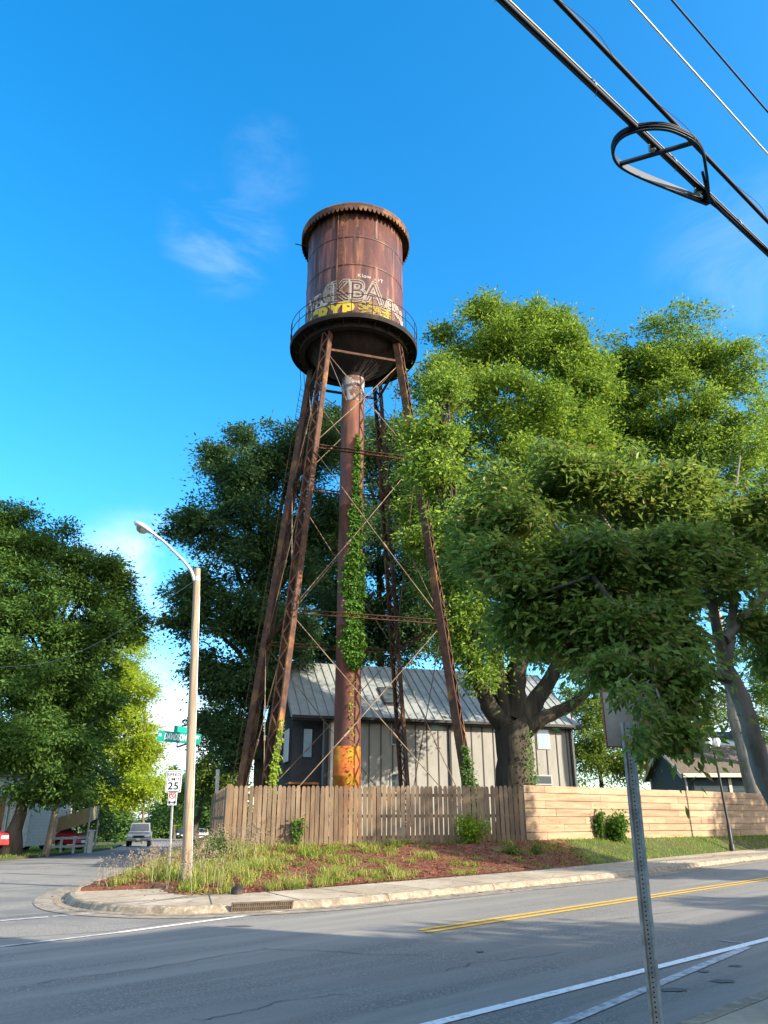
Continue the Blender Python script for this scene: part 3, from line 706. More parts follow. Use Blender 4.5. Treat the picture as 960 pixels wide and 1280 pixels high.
graffiti('CRYP', -62, 0, 23.22, 24.08, 'graffiti', 'yellow_spray', offset=.055, spacing=1.0, wob=.03)
graffiti('SAGE', 4, 47, 23.66, 24.1, 'graffiti', 'yellow_thin', outline=.035, wob=.06, spacing=.9)
graffiti('GOES', 6, 50, 23.22, 23.68, 'graffiti', 'yellow_thin', outline=.035, wob=.06, spacing=.9)
graffiti('Klow', 3, 18, 25.48, 25.68, 'graffiti', 'white_spray', offset=.002, spacing=1.1, lift=.012)
graffiti('ArT', 22, 33, 25.45, 25.65, 'graffiti', 'white_spray', offset=.002, spacing=1.1, lift=.012)
n_ = 20      # yellow base bar under the lettering, pale patch at the right
for (aa, ab, za, zb_, mi) in ((-66, -3, 23.0, 23.26, 0), (66, 76, 23.0, 24.3, 1), (-3, 20, 23.0, 23.14, 0)):
    vs = []; m = MB()
    for k in range(n_+1):
        an = CA+R(aa+(ab-aa)*k/n_); d = Vector((math.cos(an), math.sin(an), 0))*(TR+.014)
        vs += [TC+d+Vector((0, 0, za)), TC+d+Vector((0, 0, zb_+.03*math.sin(k*1.7)))]
    m.add(vs, [(2*i, 2*i+2, 2*i+3, 2*i+1) for i in range(n_)]); m.build('graffiti', ['yellow_spray', 'white_fill'][mi], tank)

# ------------------------------------------------------------------ vegetation
def rand_dir(n):
    return unit(rs.randn(n, 3))
def ivy_tube(name, label, path, radius, width_fn, n, mt, face_az, size=.13, group=None):
    """leaves hugging a post: path = function z->centre"""
    zs, (z0, z1) = None, path[1]
    z = z0+(z1-z0)*rs.rand(n); wv = width_fn((z-z0)/(z1-z0))
    a = face_az+wv*(rs.rand(n)*2-1)*(.6+.4*rs.rand(n)); keep = rs.rand(n) < np.clip(wv*1.3, 0, 1)
    z, a = z[keep], a[keep]; cen = np.array([path[0](zz)[:] for zz in z])
    d = np.stack([np.cos(a), np.sin(a), 0*a], 1)
    P = cen+d*(radius+.02+.26*rs.rand(len(z))[:, None]**2.4*(.5+.5*np.sin(z*7.3)[:, None]**2)); P[:, 2] = z
    D = d*.5+rs.randn(len(z), 3)*.6+np.array([0, 0, -.7]); Nn = d+rs.randn(len(z), 3)*.5+np.array([0, 0, .4])
    V, Fc = leaves(P, D, Nn, size*(.45+.95*rs.rand(len(z))), size*.8*(.45+.9*rs.rand(len(z))))
    o = np_mesh(name, V, Fc, mt); return tag(o, label, 'ivy', group)
def wid(t):
    return np.interp(t, [0, .03, .10, .25, .40, .46, .55, .68, .8, 1], [.35, .8, 1.15, 1.05, 1.2, .95, .62, .5, .4, .1])*(1+.22*np.sin(t*23)+.14*np.sin(t*61+1)+.1*np.sin(t*131))*.88
ivy_tube('ivy', 'thick bright green ivy climbing the tower riser pipe', (lambda z: TC+Vector((0, 0, z)), (7.4, 18.2)), .535, wid, 9500, 'leaf_ivy', R(-64), group='ivy on the tower')
ivy_tube('ivy', 'lime green ivy at the foot of the front left tower leg', (lambda z: legp(LA[0], z), (1, 4.9)), .2, lambda t: np.interp(t, [0, .5, 1], [1.0, .75, .25]), 900, 'leaf_ivy_lime', R(-50), .10, 'ivy on the tower')
ivy_tube('ivy', 'dark ivy round the foot of the front right tower leg', (lambda z: legp(LA[1], z), (1, 4.2)), .2, lambda t: np.interp(t, [0, .6, 1], [1.4, 1.2, .4]), 1300, 'leaf_mid', R(-70), .10, 'ivy on the tower')
ivy_tube('ivy', 'sparse yellowing creeper hanging on the orange base of the riser pipe', (lambda z: TC+Vector((0, 0, z)), (1, 7.3)), .535, lambda t: np.interp(t, [0, .5, 1], [.4, .3, .2]), 420, 'leaf_yellow', R(-70), .09, 'ivy on the tower')

def limb(mb, pts, r0, r1, n=8, jit=.12, seed=0, sub=4):
    rg = random.Random(seed); P = [Vector(p) for p in pts]; out = []
    for i in range(len(P)-1):
        p0, p1, p2, p3 = P[max(i-1, 0)], P[i], P[i+1], P[min(i+2, len(P)-1)]
        for j in range(sub):
            t = j/sub
            q = .5*((2*p1)+(-p0+p2)*t+(2*p0-5*p1+4*p2-p3)*t*t+(-p0+3*p1-3*p2+p3)*t**3)
            out.append(q+Vector((rg.gauss(0, 1), rg.gauss(0, 1), rg.gauss(0, .4)))*jit*r0*(1 if i+j else 0))
    out.append(P[-1]); k = len(out)
    mb.tube(out, [r0+(r1-r0)*(i/(k-1))**.85 for i in range(k)], n)
    return out
def tree(name, label, base, lobes, tr, nl, ll, mt, bark='bark', group=None, seed=1, clump=.75, limbs=None, droop=.25, cl_density=1.0, ratio=.42, trunk_top=None, cat='tree', flare=1.35, twig=10, shell=.42, twr=.08, fill=.35, sub=1.0, flat=.62):
    global rs
    rs = np.random.RandomState(seed); rg = random.Random(seed)
    t = thing(name, label, cat, base, group)
    LB_ = [(np.array(at(px, py, Y)[:]), rx*mpp(px, py, Y), ry*mpp(px, py, Y)) for px, py, Y, rx, ry in lobes]
    vol = np.array([(rx*rx*ry)**(2/3.) for _, rx, ry in LB_]); cc = []
    for (c, rx, ry), v in zip(LB_, vol):
        k = max(6, int(cl_density*9*v/clump**2)); ax = np.array([rx, rx, ry])
        nsub = max(8, int(8.5/sub**2*(rx/max(.9, clump*1.6))**1.3)); sd = rand_dir(nsub); sr = .50+.60*rs.rand(nsub)**.8
        sc_ = sd*sr[:, None]*ax; srad = np.minimum(rx, ry)*(.17+.20*rs.rand(nsub))*sub; w_ = srad**1.6; w_ /= w_.sum()
        j = rs.choice(nsub, k, p=w_); d = rand_dir(k); d[:, 2] *= flat
        an_ = np.exp(.42*rs.randn(nsub, 3)*np.array([1, 1, .6]))
        cc.append(c+sc_[j]+d*an_[j]*(rs.rand(k)**.5)[:, None]*srad[j][:, None]*1.15)
        ks = max(3, int(k*fill)); cc.append(c+rand_dir(ks)*(.08+.62*rs.rand(ks)**.7)[:, None]*ax)
    cc = np.concatenate(cc); cs = clump*(.45+.75*rs.rand(len(cc)))
    # skeleton
    m = MB(); b = Vector(base); cen = Vector(np.mean([c for c, _, _ in LB_], 0)); lowz = min(c[2]-ry*.3 for c, _, ry in LB_)
    fork = trunk_top or Vector((b.x+(cen.x-b.x)*.3, b.y+(cen.y-b.y)*.3, b.z+max(1.5, (lowz-b.z)*.9)))
    if limbs is None:
        top = Vector((cen.x*.6+fork.x*.4, cen.y*.6+fork.y*.4, max(c[2]-.45*ry for c, _, ry in LB_)))
        m.tube([b-Vector((0, 0, .4)), b+Vector((0, 0, .15)), b+Vector((0, 0, .7))], [tr*flare*1.15, tr*flare, tr], 12, caps=False)
        limb(m, [b+Vector((0, 0, .65)), b.lerp(fork, .5)+Vector((rg.gauss(0, .12), 0, 0)), fork, fork.lerp(top, .55)+Vector((rg.gauss(0, .3), rg.gauss(0, .3), 0)), top], tr, tr*.12, 12, .06, seed)
        for i, (c, rx, ry) in enumerate(LB_):
            c = Vector(c); s_ = fork.lerp(top, min(.8, max(0, (c.z-fork.z)/max(1, top.z-fork.z)*.55)))
            limb(m, [s_, s_.lerp(c, .5)+Vector((0, 0, .12*(c-s_).length)), c], tr*.42, tr*.08, 7, .2, seed+i)
    else:
        for i, (pts, r0, r1) in enumerate(limbs): limb(m, pts, r0, r1, 14 if r0 > .3 else 8, .05, seed+i, 5)
    for c, rx, ry in LB_:
        dd = np.linalg.norm(cc-c, axis=1); near = np.argsort(dd)[:60]
        for j in rs.choice(near, min(twig, len(near)), replace=False):
            p, q = Vector(c), Vector(cc[j]); jt = .05*(q-p).length; m.tube([p, p.lerp(q, .5)+Vector((rg.gauss(0, jt), rg.gauss(0, jt), jt)), q], [tr*twr, tr*twr*.7, tr*twr*.2], 5, caps=False)
    m.build('trunk', bark, t)
    # leaves
    pr = cs**2; ci = rs.choice(len(cc), nl, p=pr/pr.sum())
    off = rs.randn(nl, 3)*np.array([.50, .50, .30])*(.75+.5*np.abs(rs.randn(nl, 1))); P = cc[ci]+off*cs[ci][:, None]
    P[:, 2] -= .18*cs[ci]*(off[:, 0]**2+off[:, 1]**2)
    outw = unit(P-np.array(cen)); D = rs.randn(nl, 3)*.8+outw*.5+unit(off)*.7; D[:, 2] = D[:, 2]*.6-droop
    Nn = rs.randn(nl, 3)*.6+np.array([0, 0, .55])+outw*.7
    s_ = .45+1.0*rs.rand(nl); V, Fc = leaves(P, D, Nn, ll*s_, ll*ratio*s_)
    np_mesh('crown', V, Fc, mt, t)
    return t
YB = 1.0
G_F = 'trees behind the fences'
# the great oak at the end of the picket fence
ob = at(643, 985, 32.6); ob.z = .95
def op(px, py, Y=32.6): return at(px, py, Y)
oak_limbs = [([ob-Vector((0, 0, .5)), ob+Vector((0, 0, .5)), op(643, 950), op(640, 905)], .86, .70),
 ([op(637, 915), op(612, 882, 32.2), op(597, 850, 31.8), op(575, 800, 31.5), op(550, 740, 31.5)], .46, .12),
 ([op(634, 905), op(626, 862), op(618, 810), op(598, 730, 32), op(570, 620, 32.5), op(565, 520, 33)], .42, .1),
 ([op(643, 900), op(646, 850), op(648, 790), op(645, 690, 33), op(650, 560, 34), op(650, 440, 35)], .50, .1),
 ([op(652, 905), op(672, 872), op(690, 845), op(708, 800, 32.2), op(725, 720, 32), op(720, 560, 33)], .45, .12),
 ([op(655, 915), op(678, 898, 32.2), op(708, 885, 32), op(730, 868, 31.6), op(770, 830, 31)], .36, .14),
 ([op(628, 880), op(640, 840, 34), op(665, 760, 35), op(690, 640, 35.5), op(680, 500, 35)], .34, .08)]
oak_lobes = [(608, 428, 35, 58, 46), (688, 430, 34.5, 52, 50), (650, 410, 36, 45, 34), (562, 490, 34, 48, 48), (640, 520, 33, 70, 55), (712, 500, 34, 42, 60), (553, 580, 33.5, 42, 56),
 (630, 610, 32.5, 68, 55), (715, 600, 33, 50, 60), (575, 680, 32.5, 52, 55), (660, 700, 32, 62, 55), (740, 700, 33, 60, 60), (596, 780, 31.2, 44, 36), (600, 830, 31.5, 28, 26), (540, 660, 34, 36, 50), (780, 790, 31.5, 50, 44), (690, 790, 35, 60, 40), (560, 760, 36, 40, 40), (735, 480, 34, 36, 44), (745, 550, 34, 40, 50), (548, 540, 26.5, 30, 34), (545, 600, 26.3, 34, 40), (570, 650, 26.6, 30, 22), (560, 500, 27, 30, 30)]
tree('oak_tree', 'huge spreading oak with a thick forked trunk at the end of the picket fence', ob, oak_lobes, .9, 235000, .2, 'leaf_oak', 'bark_oak', G_F, 21, .66, oak_limbs)
ivy_tube('ivy', 'ivy leaves clinging to the trunk of the great oak', (lambda z: ob+Vector((0, 0, z)), (1, 5)), .85, lambda t: np.interp(t, [0, .5, 1], [.8, .5, .25]), 800, 'leaf_ivy', R(-50), .10)
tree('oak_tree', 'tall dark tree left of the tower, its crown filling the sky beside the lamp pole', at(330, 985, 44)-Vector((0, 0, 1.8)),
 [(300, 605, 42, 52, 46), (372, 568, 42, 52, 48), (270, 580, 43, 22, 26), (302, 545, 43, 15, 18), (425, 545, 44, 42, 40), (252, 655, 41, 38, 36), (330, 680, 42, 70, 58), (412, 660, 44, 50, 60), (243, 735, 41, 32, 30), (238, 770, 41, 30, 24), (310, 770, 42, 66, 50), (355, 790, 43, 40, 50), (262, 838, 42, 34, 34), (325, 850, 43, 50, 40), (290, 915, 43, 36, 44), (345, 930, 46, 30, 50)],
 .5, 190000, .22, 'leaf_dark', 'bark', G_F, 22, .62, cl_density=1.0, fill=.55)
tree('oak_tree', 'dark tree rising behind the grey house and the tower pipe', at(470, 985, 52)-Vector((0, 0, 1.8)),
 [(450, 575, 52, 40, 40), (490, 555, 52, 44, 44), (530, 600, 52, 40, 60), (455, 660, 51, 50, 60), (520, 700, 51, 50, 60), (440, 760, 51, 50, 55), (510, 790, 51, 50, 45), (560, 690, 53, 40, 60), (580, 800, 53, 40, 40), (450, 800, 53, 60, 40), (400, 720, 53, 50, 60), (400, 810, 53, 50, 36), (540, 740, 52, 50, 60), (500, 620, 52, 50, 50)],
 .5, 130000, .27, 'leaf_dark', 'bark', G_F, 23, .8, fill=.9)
tree('oak_tree', 'tall sunlit tree behind the plank fence, right of the great oak', Vector((18.2, 40, 1)),
 [(855, 440, 38, 48, 46), (800, 470, 39, 50, 40), (905, 475, 38, 38, 44), (760, 470, 40, 36, 46), (780, 520, 39, 44, 50), (838, 530, 38, 66, 48), (915, 550, 37, 42, 50), (762, 555, 40, 42, 50), (835, 620, 38, 62, 50), (900, 650, 37.5, 50, 56), (768, 640, 40, 46, 50), (850, 710, 38, 56, 48)],
 .5, 160000, .2, 'leaf_oak', 'bark_pale', G_F, 24, .68)
tree('oak_tree', 'tall tree at the right edge of the photo beyond the plank fence', Vector((23.5, 43, 1)),
 [(958, 540, 43, 30, 44), (975, 610, 42, 44, 60), (940, 680, 43, 36, 50), (985, 720, 42, 50, 60), (950, 800, 43, 36, 46), (985, 850, 44, 40, 44), (1030, 600, 43, 50, 90)],
 .42, 60000, .2, 'leaf_oak', 'bark', G_F, 25, .7)
tree('leafy_tree', 'low bright green tree between the grey house and the blue house', Vector((14.5, 55, 1)),
 [(735, 905, 54, 30, 34), (755, 880, 56, 30, 30), (735, 950, 54, 30, 34), (775, 945, 55, 36, 40), (800, 900, 57, 40, 30), (720, 880, 56, 22, 30)],
 .25, 26000, .24, 'leaf_bright', 'bark', G_F, 26, .6)
tree('leafy_tree', 'thin pale green tree above the roof of the blue house', Vector((24, 64, 1)),
 [(880, 900, 64, 26, 20), (855, 915, 64, 22, 16), (905, 880, 65, 24, 24), (950, 900, 64, 24, 30), (965, 860, 64, 30, 40)],
 .22, 12000, .26, 'leaf_bright', 'bark', G_F, 27, .7)
tree('leafy_tree', 'small green tree behind the side run of the picket fence', Vector((-13.2, 58, .8)),
 [(270, 920, 58, 24, 30), (262, 960, 57, 22, 30), (285, 975, 57, 24, 30), (250, 985, 60, 16, 30), (272, 890, 60, 20, 20)],
 .22, 16000, .24, 'leaf_bright', 'bark', G_F, 28, .6)
G_L = 'trees along the side street'
lb = Vector((-17.8, 40, .5))
tree('street_tree', 'big dark green tree with a thick black trunk at the left edge of the photo', lb,
 [(0, 655, 40, 46, 40), (45, 690, 40, 52, 42), (100, 725, 40, 44, 38), (140, 715, 40.5, 26, 26), (150, 765, 41, 26, 34), (20, 760, 39, 70, 50), (100, 795, 40, 56, 50), (-40, 700, 40, 60, 70), (30, 850, 38.5, 66, 50), (110, 870, 41, 46, 50), (20, 930, 38, 60, 38), (75, 945, 39, 44, 34), (-60, 850, 39, 60, 80), (60, 985, 39.5, 50, 16)],
 .36, 240000, .2, 'leaf_mid', 'bark', G_L, 31, .62, fill=.6, trunk_top=lb+Vector((.3, 0, 3.6)))
tree('street_tree', 'yellow-green sunlit tree rising behind the truck on the side street', Vector((-31, 86, -.5)),
 [(158, 800, 85, 34, 36), (150, 850, 85, 44, 38), (165, 885, 84, 36, 34), (150, 930, 84, 46, 36), (175, 950, 83.5, 30, 34), (172, 985, 83, 30, 24), (130, 985, 84, 44, 28), (120, 900, 86, 36, 40), (115, 1015, 85, 30, 14)],
 .3, 90000, .3, 'leaf_yellow', 'bark', G_L, 32, .85)
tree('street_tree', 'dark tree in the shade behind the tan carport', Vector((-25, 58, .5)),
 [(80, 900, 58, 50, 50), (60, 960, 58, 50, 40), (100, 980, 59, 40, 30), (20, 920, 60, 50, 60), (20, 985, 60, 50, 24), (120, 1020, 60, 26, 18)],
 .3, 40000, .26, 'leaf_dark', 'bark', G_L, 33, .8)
for i, (px, py, Y, r_, lab) in enumerate(((222, 1012, 135, 26, 'round dark tree at the far end of the side street, above the road'), (252, 985, 112, 24, 'dark tree far down the side street, just left of the picket fence'), (200, 1018, 140, 20, 'small distant tree behind the truck at the end of the street'), (145, 1015, 100, 24, 'dark shrubby tree behind the yellow-green street tree'), (218, 976, 125, 9, 'pointed far treetop just above the speed limit sign'), (278, 1000, 105, 24, 'far dark tree hidden behind the corner of the picket fence'))):
    b_ = at(px, 1040, Y); b_.z = base_z(b_.x, b_.y)
    tree('distant_tree', lab, b_, [(px, py, Y, r_, 22), (px+r_*.6, py+16, Y+1, r_*.8, 20), (px-r_*.6, py+18, Y+1, r_*.8, 18), (px, py+30, Y, r_, 14)], .25, 14000, .42, 'leaf_mid', 'bark', G_L, 40+i, 1.0, twig=4)
# the near street tree that overhangs the sign post
nb = Vector((3.62, 7.0, .2))
near_limbs = [([nb-Vector((0, 0, .3)), nb+Vector((0, 0, .9)), at(958, 975, 7.0), at(932, 890, 7.0), at(905, 830, 7.0)], .105, .075),
 ([at(905, 830, 7), at(893, 770, 7), at(880, 700, 7.2), at(862, 620, 7.5), at(850, 575, 7.6)], .06, .015),
 ([at(908, 835, 7), at(918, 740, 7.2), at(915, 660, 7.5), at(925, 570, 7.7)], .055, .012),
 ([at(915, 850, 7), at(860, 830, 6.6), at(800, 790, 6.2), at(740, 720, 6.2), at(690, 650, 6.5)], .055, .012),
 ([at(893, 800, 7), at(820, 740, 7), at(750, 640, 7.2), at(730, 590, 7.4)], .026, .007),
 ([at(860, 830, 6.6), at(830, 850, 6), at(800, 880, 5.6)], .022, .008),
 ([at(905, 800, 7), at(960, 740, 7.4), at(1020, 680, 7.6)], .05, .012),
 ([at(740, 720, 6.2), at(680, 740, 6.2), at(620, 760, 6.4)], .02, .006)]
near = tree('street_tree', 'leafy young street tree hanging over the sign post in the right foreground', nb,
 [(640, 640, 6.8, 44, 44), (700, 605, 7.2, 50, 40), (770, 610, 7.2, 56, 44), (850, 615, 7.4, 50, 44), (650, 715, 6.4, 54, 44), (730, 695, 6.5, 62, 54), (815, 705, 6.8, 60, 54), (890, 700, 7.1, 40, 50), (675, 780, 6.3, 50, 34), (750, 785, 6.2, 62, 44), (835, 795, 6.4, 54, 40), (780, 838, 5.9, 54, 26), (826, 880, 5.8, 18, 18), (838, 912, 5.5, 7, 8), (850, 845, 5.8, 30, 24), (600, 690, 6.8, 26, 44), (1000, 680, 7.4, 50, 70), (1010, 800, 7.2, 44, 50), (930, 640, 7.6, 26, 34), (945, 780, 7.2, 20, 30)],
 .1, 105000, .078, 'leaf_cherry', 'bark_grey', None, 51, .17, near_limbs, droop=.5, cl_density=.8, ratio=.38, twig=7, twr=.045, sub=1.25, flat=1.0, fill=.5)
# drooping sprays at the tip of the low branch, in front of the sign
rs = np.random.RandomState(77); m = MB(); PS, DS = [], []
for pts in ([(812, 850, 5.6), (800, 858, 5.2), (782, 866, 5.0), (768, 880, 4.97)], [(812, 850, 5.6), (803, 866, 5.1), (797, 884, 5.0)], [(815, 860, 5.6), (815, 885, 5.3), (812, 915, 5.1), (806, 944, 5.05)], [(820, 860, 5.6), (828, 890, 5.35), (830, 925, 5.2)], [(808, 870, 5.4), (798, 905, 5.0), (792, 932, 5.0)], [(790, 842, 5.5), (776, 856, 5.05), (762, 866, 5.0)]):
    P_ = [at(*p) for p in pts]; L_ = limb(m, P_, .005, .002, 5, .3, len(PS), 6)
    for p in L_[3:]:
        for _ in range(5 if pts[0][1] < 865 and pts[-1][1] < 900 else 9): PS.append(np.array(p[:])+rs.randn(3)*.018); DS.append(rs.randn(3)*np.array([.8, .8, .4])+np.array([0, 0, -.75]))
m.build('spray_twig', 'bark_grey', near); PS, DS = np.array(PS), np.array(DS); s_ = .7+.6*rs.rand(len(PS))
V, Fc = leaves(PS, DS, rs.randn(len(PS), 3)+np.array([0, -.4, .5]), .075*s_, .027*s_); np_mesh('drooping_spray', V, Fc, 'leaf_cherry', near)
# trees and a low shop added unseen behind us to shade the road
for i, (t_, n_, h_, r_) in enumerate(((-14, 4.6, 11, 3.0), (-5, 4.4, 10, 2.8), (28.5, 4.2, 13.5, 2.6), (44, 4.5, 13, 3.2), (-3, 14, 12.9, 3.0), (5, 13.5, 13.1, 2.6), (10.5, 14, 12.7, 2.4), (17.5, 13.5, 10.4, 3), (24, 14, 10.2, 2.6))):
    b_ = tn(t_, n_, .1); rs = np.random.RandomState(70+i)
    tt = thing('added_shade_tree', ['broad tree', 'tall tree', 'slim tree', 'leaning tree', 'first tree behind the shop', 'second tree behind the shop', 'third tree behind the shop', 'fourth tree behind the shop', 'fifth tree behind the shop'][i]+' added unseen behind the viewer to cast shade', 'tree', b_, 'trees added for shade')
    m = MB(); limb(m, [b_-Vector((0, 0, .2)), b_+Vector((0, 0, h_*.4)), b_+Vector((.2, .2, h_*.9))], .25, .06, 8, .05, i); m.build('trunk', 'bark', tt)
    nl = 6500; c = b_+Vector((0, 0, h_*.66)); P = np.array(c)+rand_dir(nl)*(rs.rand(nl, 1)**.4)*np.array([r_, r_, h_*.36])
    V, Fc = leaves(P, rs.randn(nl, 3), rs.randn(nl, 3)+np.array([0, 0, 1]), .34, .18); np_mesh('crown', V, Fc, 'leaf_mid', tt)

# ------------------------------------------------------------------ undergrowth
back = [p+n*(.35 if (p.y > 19.3 and p.x < -4.5) else SW) for p, n in zip(kl, kn)]
vpoly = [p for p in back if p.x < 26]+[plank_c, plank_b, plank_a, fence_right, fence_corner, fence_back]
def verge_pts(n, x0, x1, y0=15, y1=46):
    X = x0+(x1-x0)*rs.rand(n); Y = y0+(y1-y0)*rs.rand(n); k = inpoly(X, Y, vpoly); return X[k], Y[k]
def patch(X, Y, s, ph):
    return .5+.25*np.sin(X*s+ph+1.7*np.sin(Y*s*.8+ph))+.25*np.sin(Y*s*1.3-ph*2+1.1*np.sin(X*s*.7))
def blades(X, Y, Z, h, wdt, lean, mt, name):
    n = len(X); a = rs.rand(n)*2*math.pi; d = np.stack([np.cos(a), np.sin(a), 0*a], 1); sd = np.stack([-d[:, 1], d[:, 0], 0*a], 1)
    B = np.stack([X, Y, Z-.03], 1); ln = (lean*(.3+rs.rand(n)))[:, None]*h[:, None]; up = np.array([0, 0, 1.])
    w_ = np.broadcast_to(wdt, n)[:, None]*.5
    m1 = B+up*h[:, None]*.55+d*ln*.3; tp = B+up*h[:, None]*(1-.25*lean)+d*ln
    V = np.stack([B-sd*w_, B+sd*w_, m1-sd*w_*.8, m1+sd*w_*.8, tp], 1).reshape(-1, 3); i = np.arange(n)[:, None]*5
    Fc = np.concatenate([i+np.array([[0, 1, 3]]), i+np.array([[0, 3, 2]]), i+np.array([[2, 3, 4]])], 1).reshape(-1, 3)
    return np_mesh(name, V, Fc, mt, kind='stuff')
rs = np.random.RandomState(5)
# weeds growing in tufts, thick round the corner pole and thinning to the right
def tufts(n, x0, x1, dens, per, hh, spread, wdt, lean, mt, name, ph):
    X, Y = verge_pts(n, x0, x1); k = (rs.rand(len(X)) < np.interp(X, *dens)*(.25+1.1*(patch(X, Y, 1.6, ph) > .5))) & (seg_dist(X, Y, KL[::3]) > SW*np.where((Y > 19.3) & (X < -4.5), .2, 1)+.22); X, Y = X[k], Y[k]
    th = hh*(.45+.9*rs.rand(len(X))**1.5)*np.interp(X, [-9, -6, -4.5, -3, 0, 3], [.6, .7, 1.05, 1.0, .75, .55]); i = np.repeat(np.arange(len(X)), per)
    X2 = X[i]+spread*rs.randn(len(i)); Y2 = Y[i]+spread*rs.randn(len(i)); h = th[i]*(.45+.65*rs.rand(len(i)))
    k = inpoly(X2, Y2, vpoly); X2, Y2, h = X2[k], Y2[k], h[k]
    blades(X2, Y2, hgt(X2, Y2), h, wdt, lean, mt, name)
tufts(3000, -10, 4.5, ([-9, -5, -3, -1, 1, 4], [.9, .85, .45, .22, .18, .05]), 60, .46, .09, .014, .95, 'grass_dry', 'weeds', .4)
tufts(3400, -10, 5.5, ([-9, -4, -2, 0, 3, 5], [.7, .6, .38, .28, .16, .5]), 55, .26, .12, .018, 1.0, 'grass_green', 'low_grass', 2.2)
tufts(1500, -9, 3, ([-9, -4, -2, 0, 3], [.6, .5, .35, .2, .05]), 30, .16, .16, .03, 1.2, 'weed_leaf', 'ground_weeds', 4.1)
# bare straw and seed heads over the weeds
X, Y = verge_pts(3200, -9.5, -3.4, 15, 27); h = (.5+.5*rs.rand(len(X)))*np.interp(X, [-8, -5.5, -4.5], [.6, .75, 1]); k = rs.rand(len(X)) < .26; X, Y, h = X[k], Y[k], h[k]
Z = hgt(X, Y); a = rs.rand(len(X))*6.28; Vs, Fs, o = [], [], 0
blades(X, Y, Z, h, .009, .55, 'straw', 'dry_stalks')
rep = 12; XI = np.repeat(np.arange(len(X)), rep)
P = np.stack([X[XI], Y[XI], Z[XI]+h[XI]*(.78+.14*rs.rand(len(XI)))], 1)+rs.randn(len(XI), 3)*.035
V, Fc = leaves(P, rs.randn(len(P), 3)+np.array([.3, 0, -.2]), rs.randn(len(P), 3), .055, .018); np_mesh('seed_heads', V, Fc, 'seed', kind='stuff')
# lawn along the plank fence
X, Y = verge_pts(150000, 3.6, 26); k = rs.rand(len(X)) < np.interp(X, [3.6, 6, 7], [.03, .5, 1]); X, Y = X[k], Y[k]
k = (patch(X, Y, 1.3, 5.) > .25) | (rs.rand(len(X)) < .4); X, Y = X[k], Y[k]
blades(X, Y, hgt(X, Y), .07+.10*rs.rand(len(X)), .018, .8, 'grass_green', 'lawn_grass')
# mulch chips
X, Y = verge_pts(42000, -9, 6.5, 15, 31); Z = hgt(X, Y); P = np.stack([X, Y, Z+.012+.02*rs.rand(len(X))], 1)
D = rs.randn(len(X), 3)*np.array([1, 1, .25]); V, Fc = leaves(P, D, rs.randn(len(X), 3)*.4+np.array([0, 0, 1]), .05+.07*rs.rand(len(X)), .02+.02*rs.rand(len(X)), .05); np_mesh('mulch_chips', V, Fc, 'chip', kind='stuff')
# dead leaves and bark blown onto the pavement, kerb and gutter
n_ = 1500; i = rs.randint(0, len(kl)-1, n_); o_f = np.where(rs.rand(n_) < .5, -.03-.35*rs.rand(n_)**2, .2+1.8*(1-rs.rand(n_)**2))
A_ = np.array([p[:] for p in kl]); B_ = np.array([p[:] for p in kn]); P = A_[i]+B_[i]*o_f[:, None]+rs.randn(n_, 3)*.08; P = P[(P[:, 1] < 45)]; q_ = seg_dist(P[:, 0], P[:, 1], KL[::3])
P[:, 2] = base_z(P[:, 0], P[:, 1])+np.where(q_ > .02, .16, .022); k = ~((P[:, 1] > 19) & (P[:, 0] < -5)); P = P[k]
V, Fc = leaves(P, rs.randn(len(P), 3)*np.array([1, 1, .15]), rs.randn(len(P), 3)*.35+np.array([0, 0, 1]), .05+.06*rs.rand(len(P)), .035, .1); np_mesh('leaf_litter', V, Fc, 'seed', kind='stuff')
# grass on the left lawn
X = -30+14*rs.rand(14000); Y = 28+40*rs.rand(14000); k = inpoly(X, Y, pl); X, Y = X[k], Y[k]
blades(X, Y, base_z(X, Y)+.12, .07+.1*rs.rand(len(X)), .03, .8, 'grass_green', 'roadside_grass')
def plant(name, label, px, py, Y, h_, wd2, n, size, mt, group=None, dz=None):
    c = at(px, py, Y); c.z = hz(c.x, c.y); t = thing(name, label, 'plant', c, group)
    m = MB(); ends = []
    for i in range(9):
        a = random.uniform(0, 6.28); e = c+Vector((math.cos(a)*wd2*random.uniform(.2, .9), math.sin(a)*wd2*random.uniform(.2, .9), h_*random.uniform(.55, 1))); ends.append(e)
        m.tube([c-Vector((0, 0, .05)), c.lerp(e, .5)+Vector((0, 0, h_*.12)), e], [.012, .009, .004], 5)
    m.build('stem', 'bark', t)
    E = np.array([e[:] for e in ends]); i = rs.randint(0, 9, n); f = rs.rand(n, 1)**.5; P = np.array(c[:])*(1-f)+E[i]*f+rs.randn(n, 3)*wd2*.22
    P[:, 2] = np.maximum(P[:, 2], c.z+.03)
    V, Fc = leaves(P, rs.randn(n, 3)+np.array([0, 0, -.2]), rs.randn(n, 3)*.5+np.array([0, 0, 1]), size*(.6+.7*rs.rand(n)), size*.5); np_mesh('foliage', V, Fc, mt, t)
G_P = 'plants along the fences'
plant('bush', 'round leafy creeper bush climbing the plank fence in the grass', 768, 1048, 30.4, .75, .62, 1500, .15, 'leaf_ivy', G_P)
plant('vine_sprout', 'upright vine sprout against the plank fence above the creeper bush', 750, 1035, 30.1, 1.0, .22, 420, .15, 'leaf_ivy', G_P)
plant('weed_plant', 'bright yellow-green weed in front of the right end of the picket fence', 592, 1058, 26.6, .75, .55, 900, .13, 'leaf_ivy_lime', G_P)
plant('weed_plant', 'tall thin weed growing up the middle of the picket fence', 372, 1048, 26.7, .85, .22, 260, .13, 'leaf_ivy', G_P)
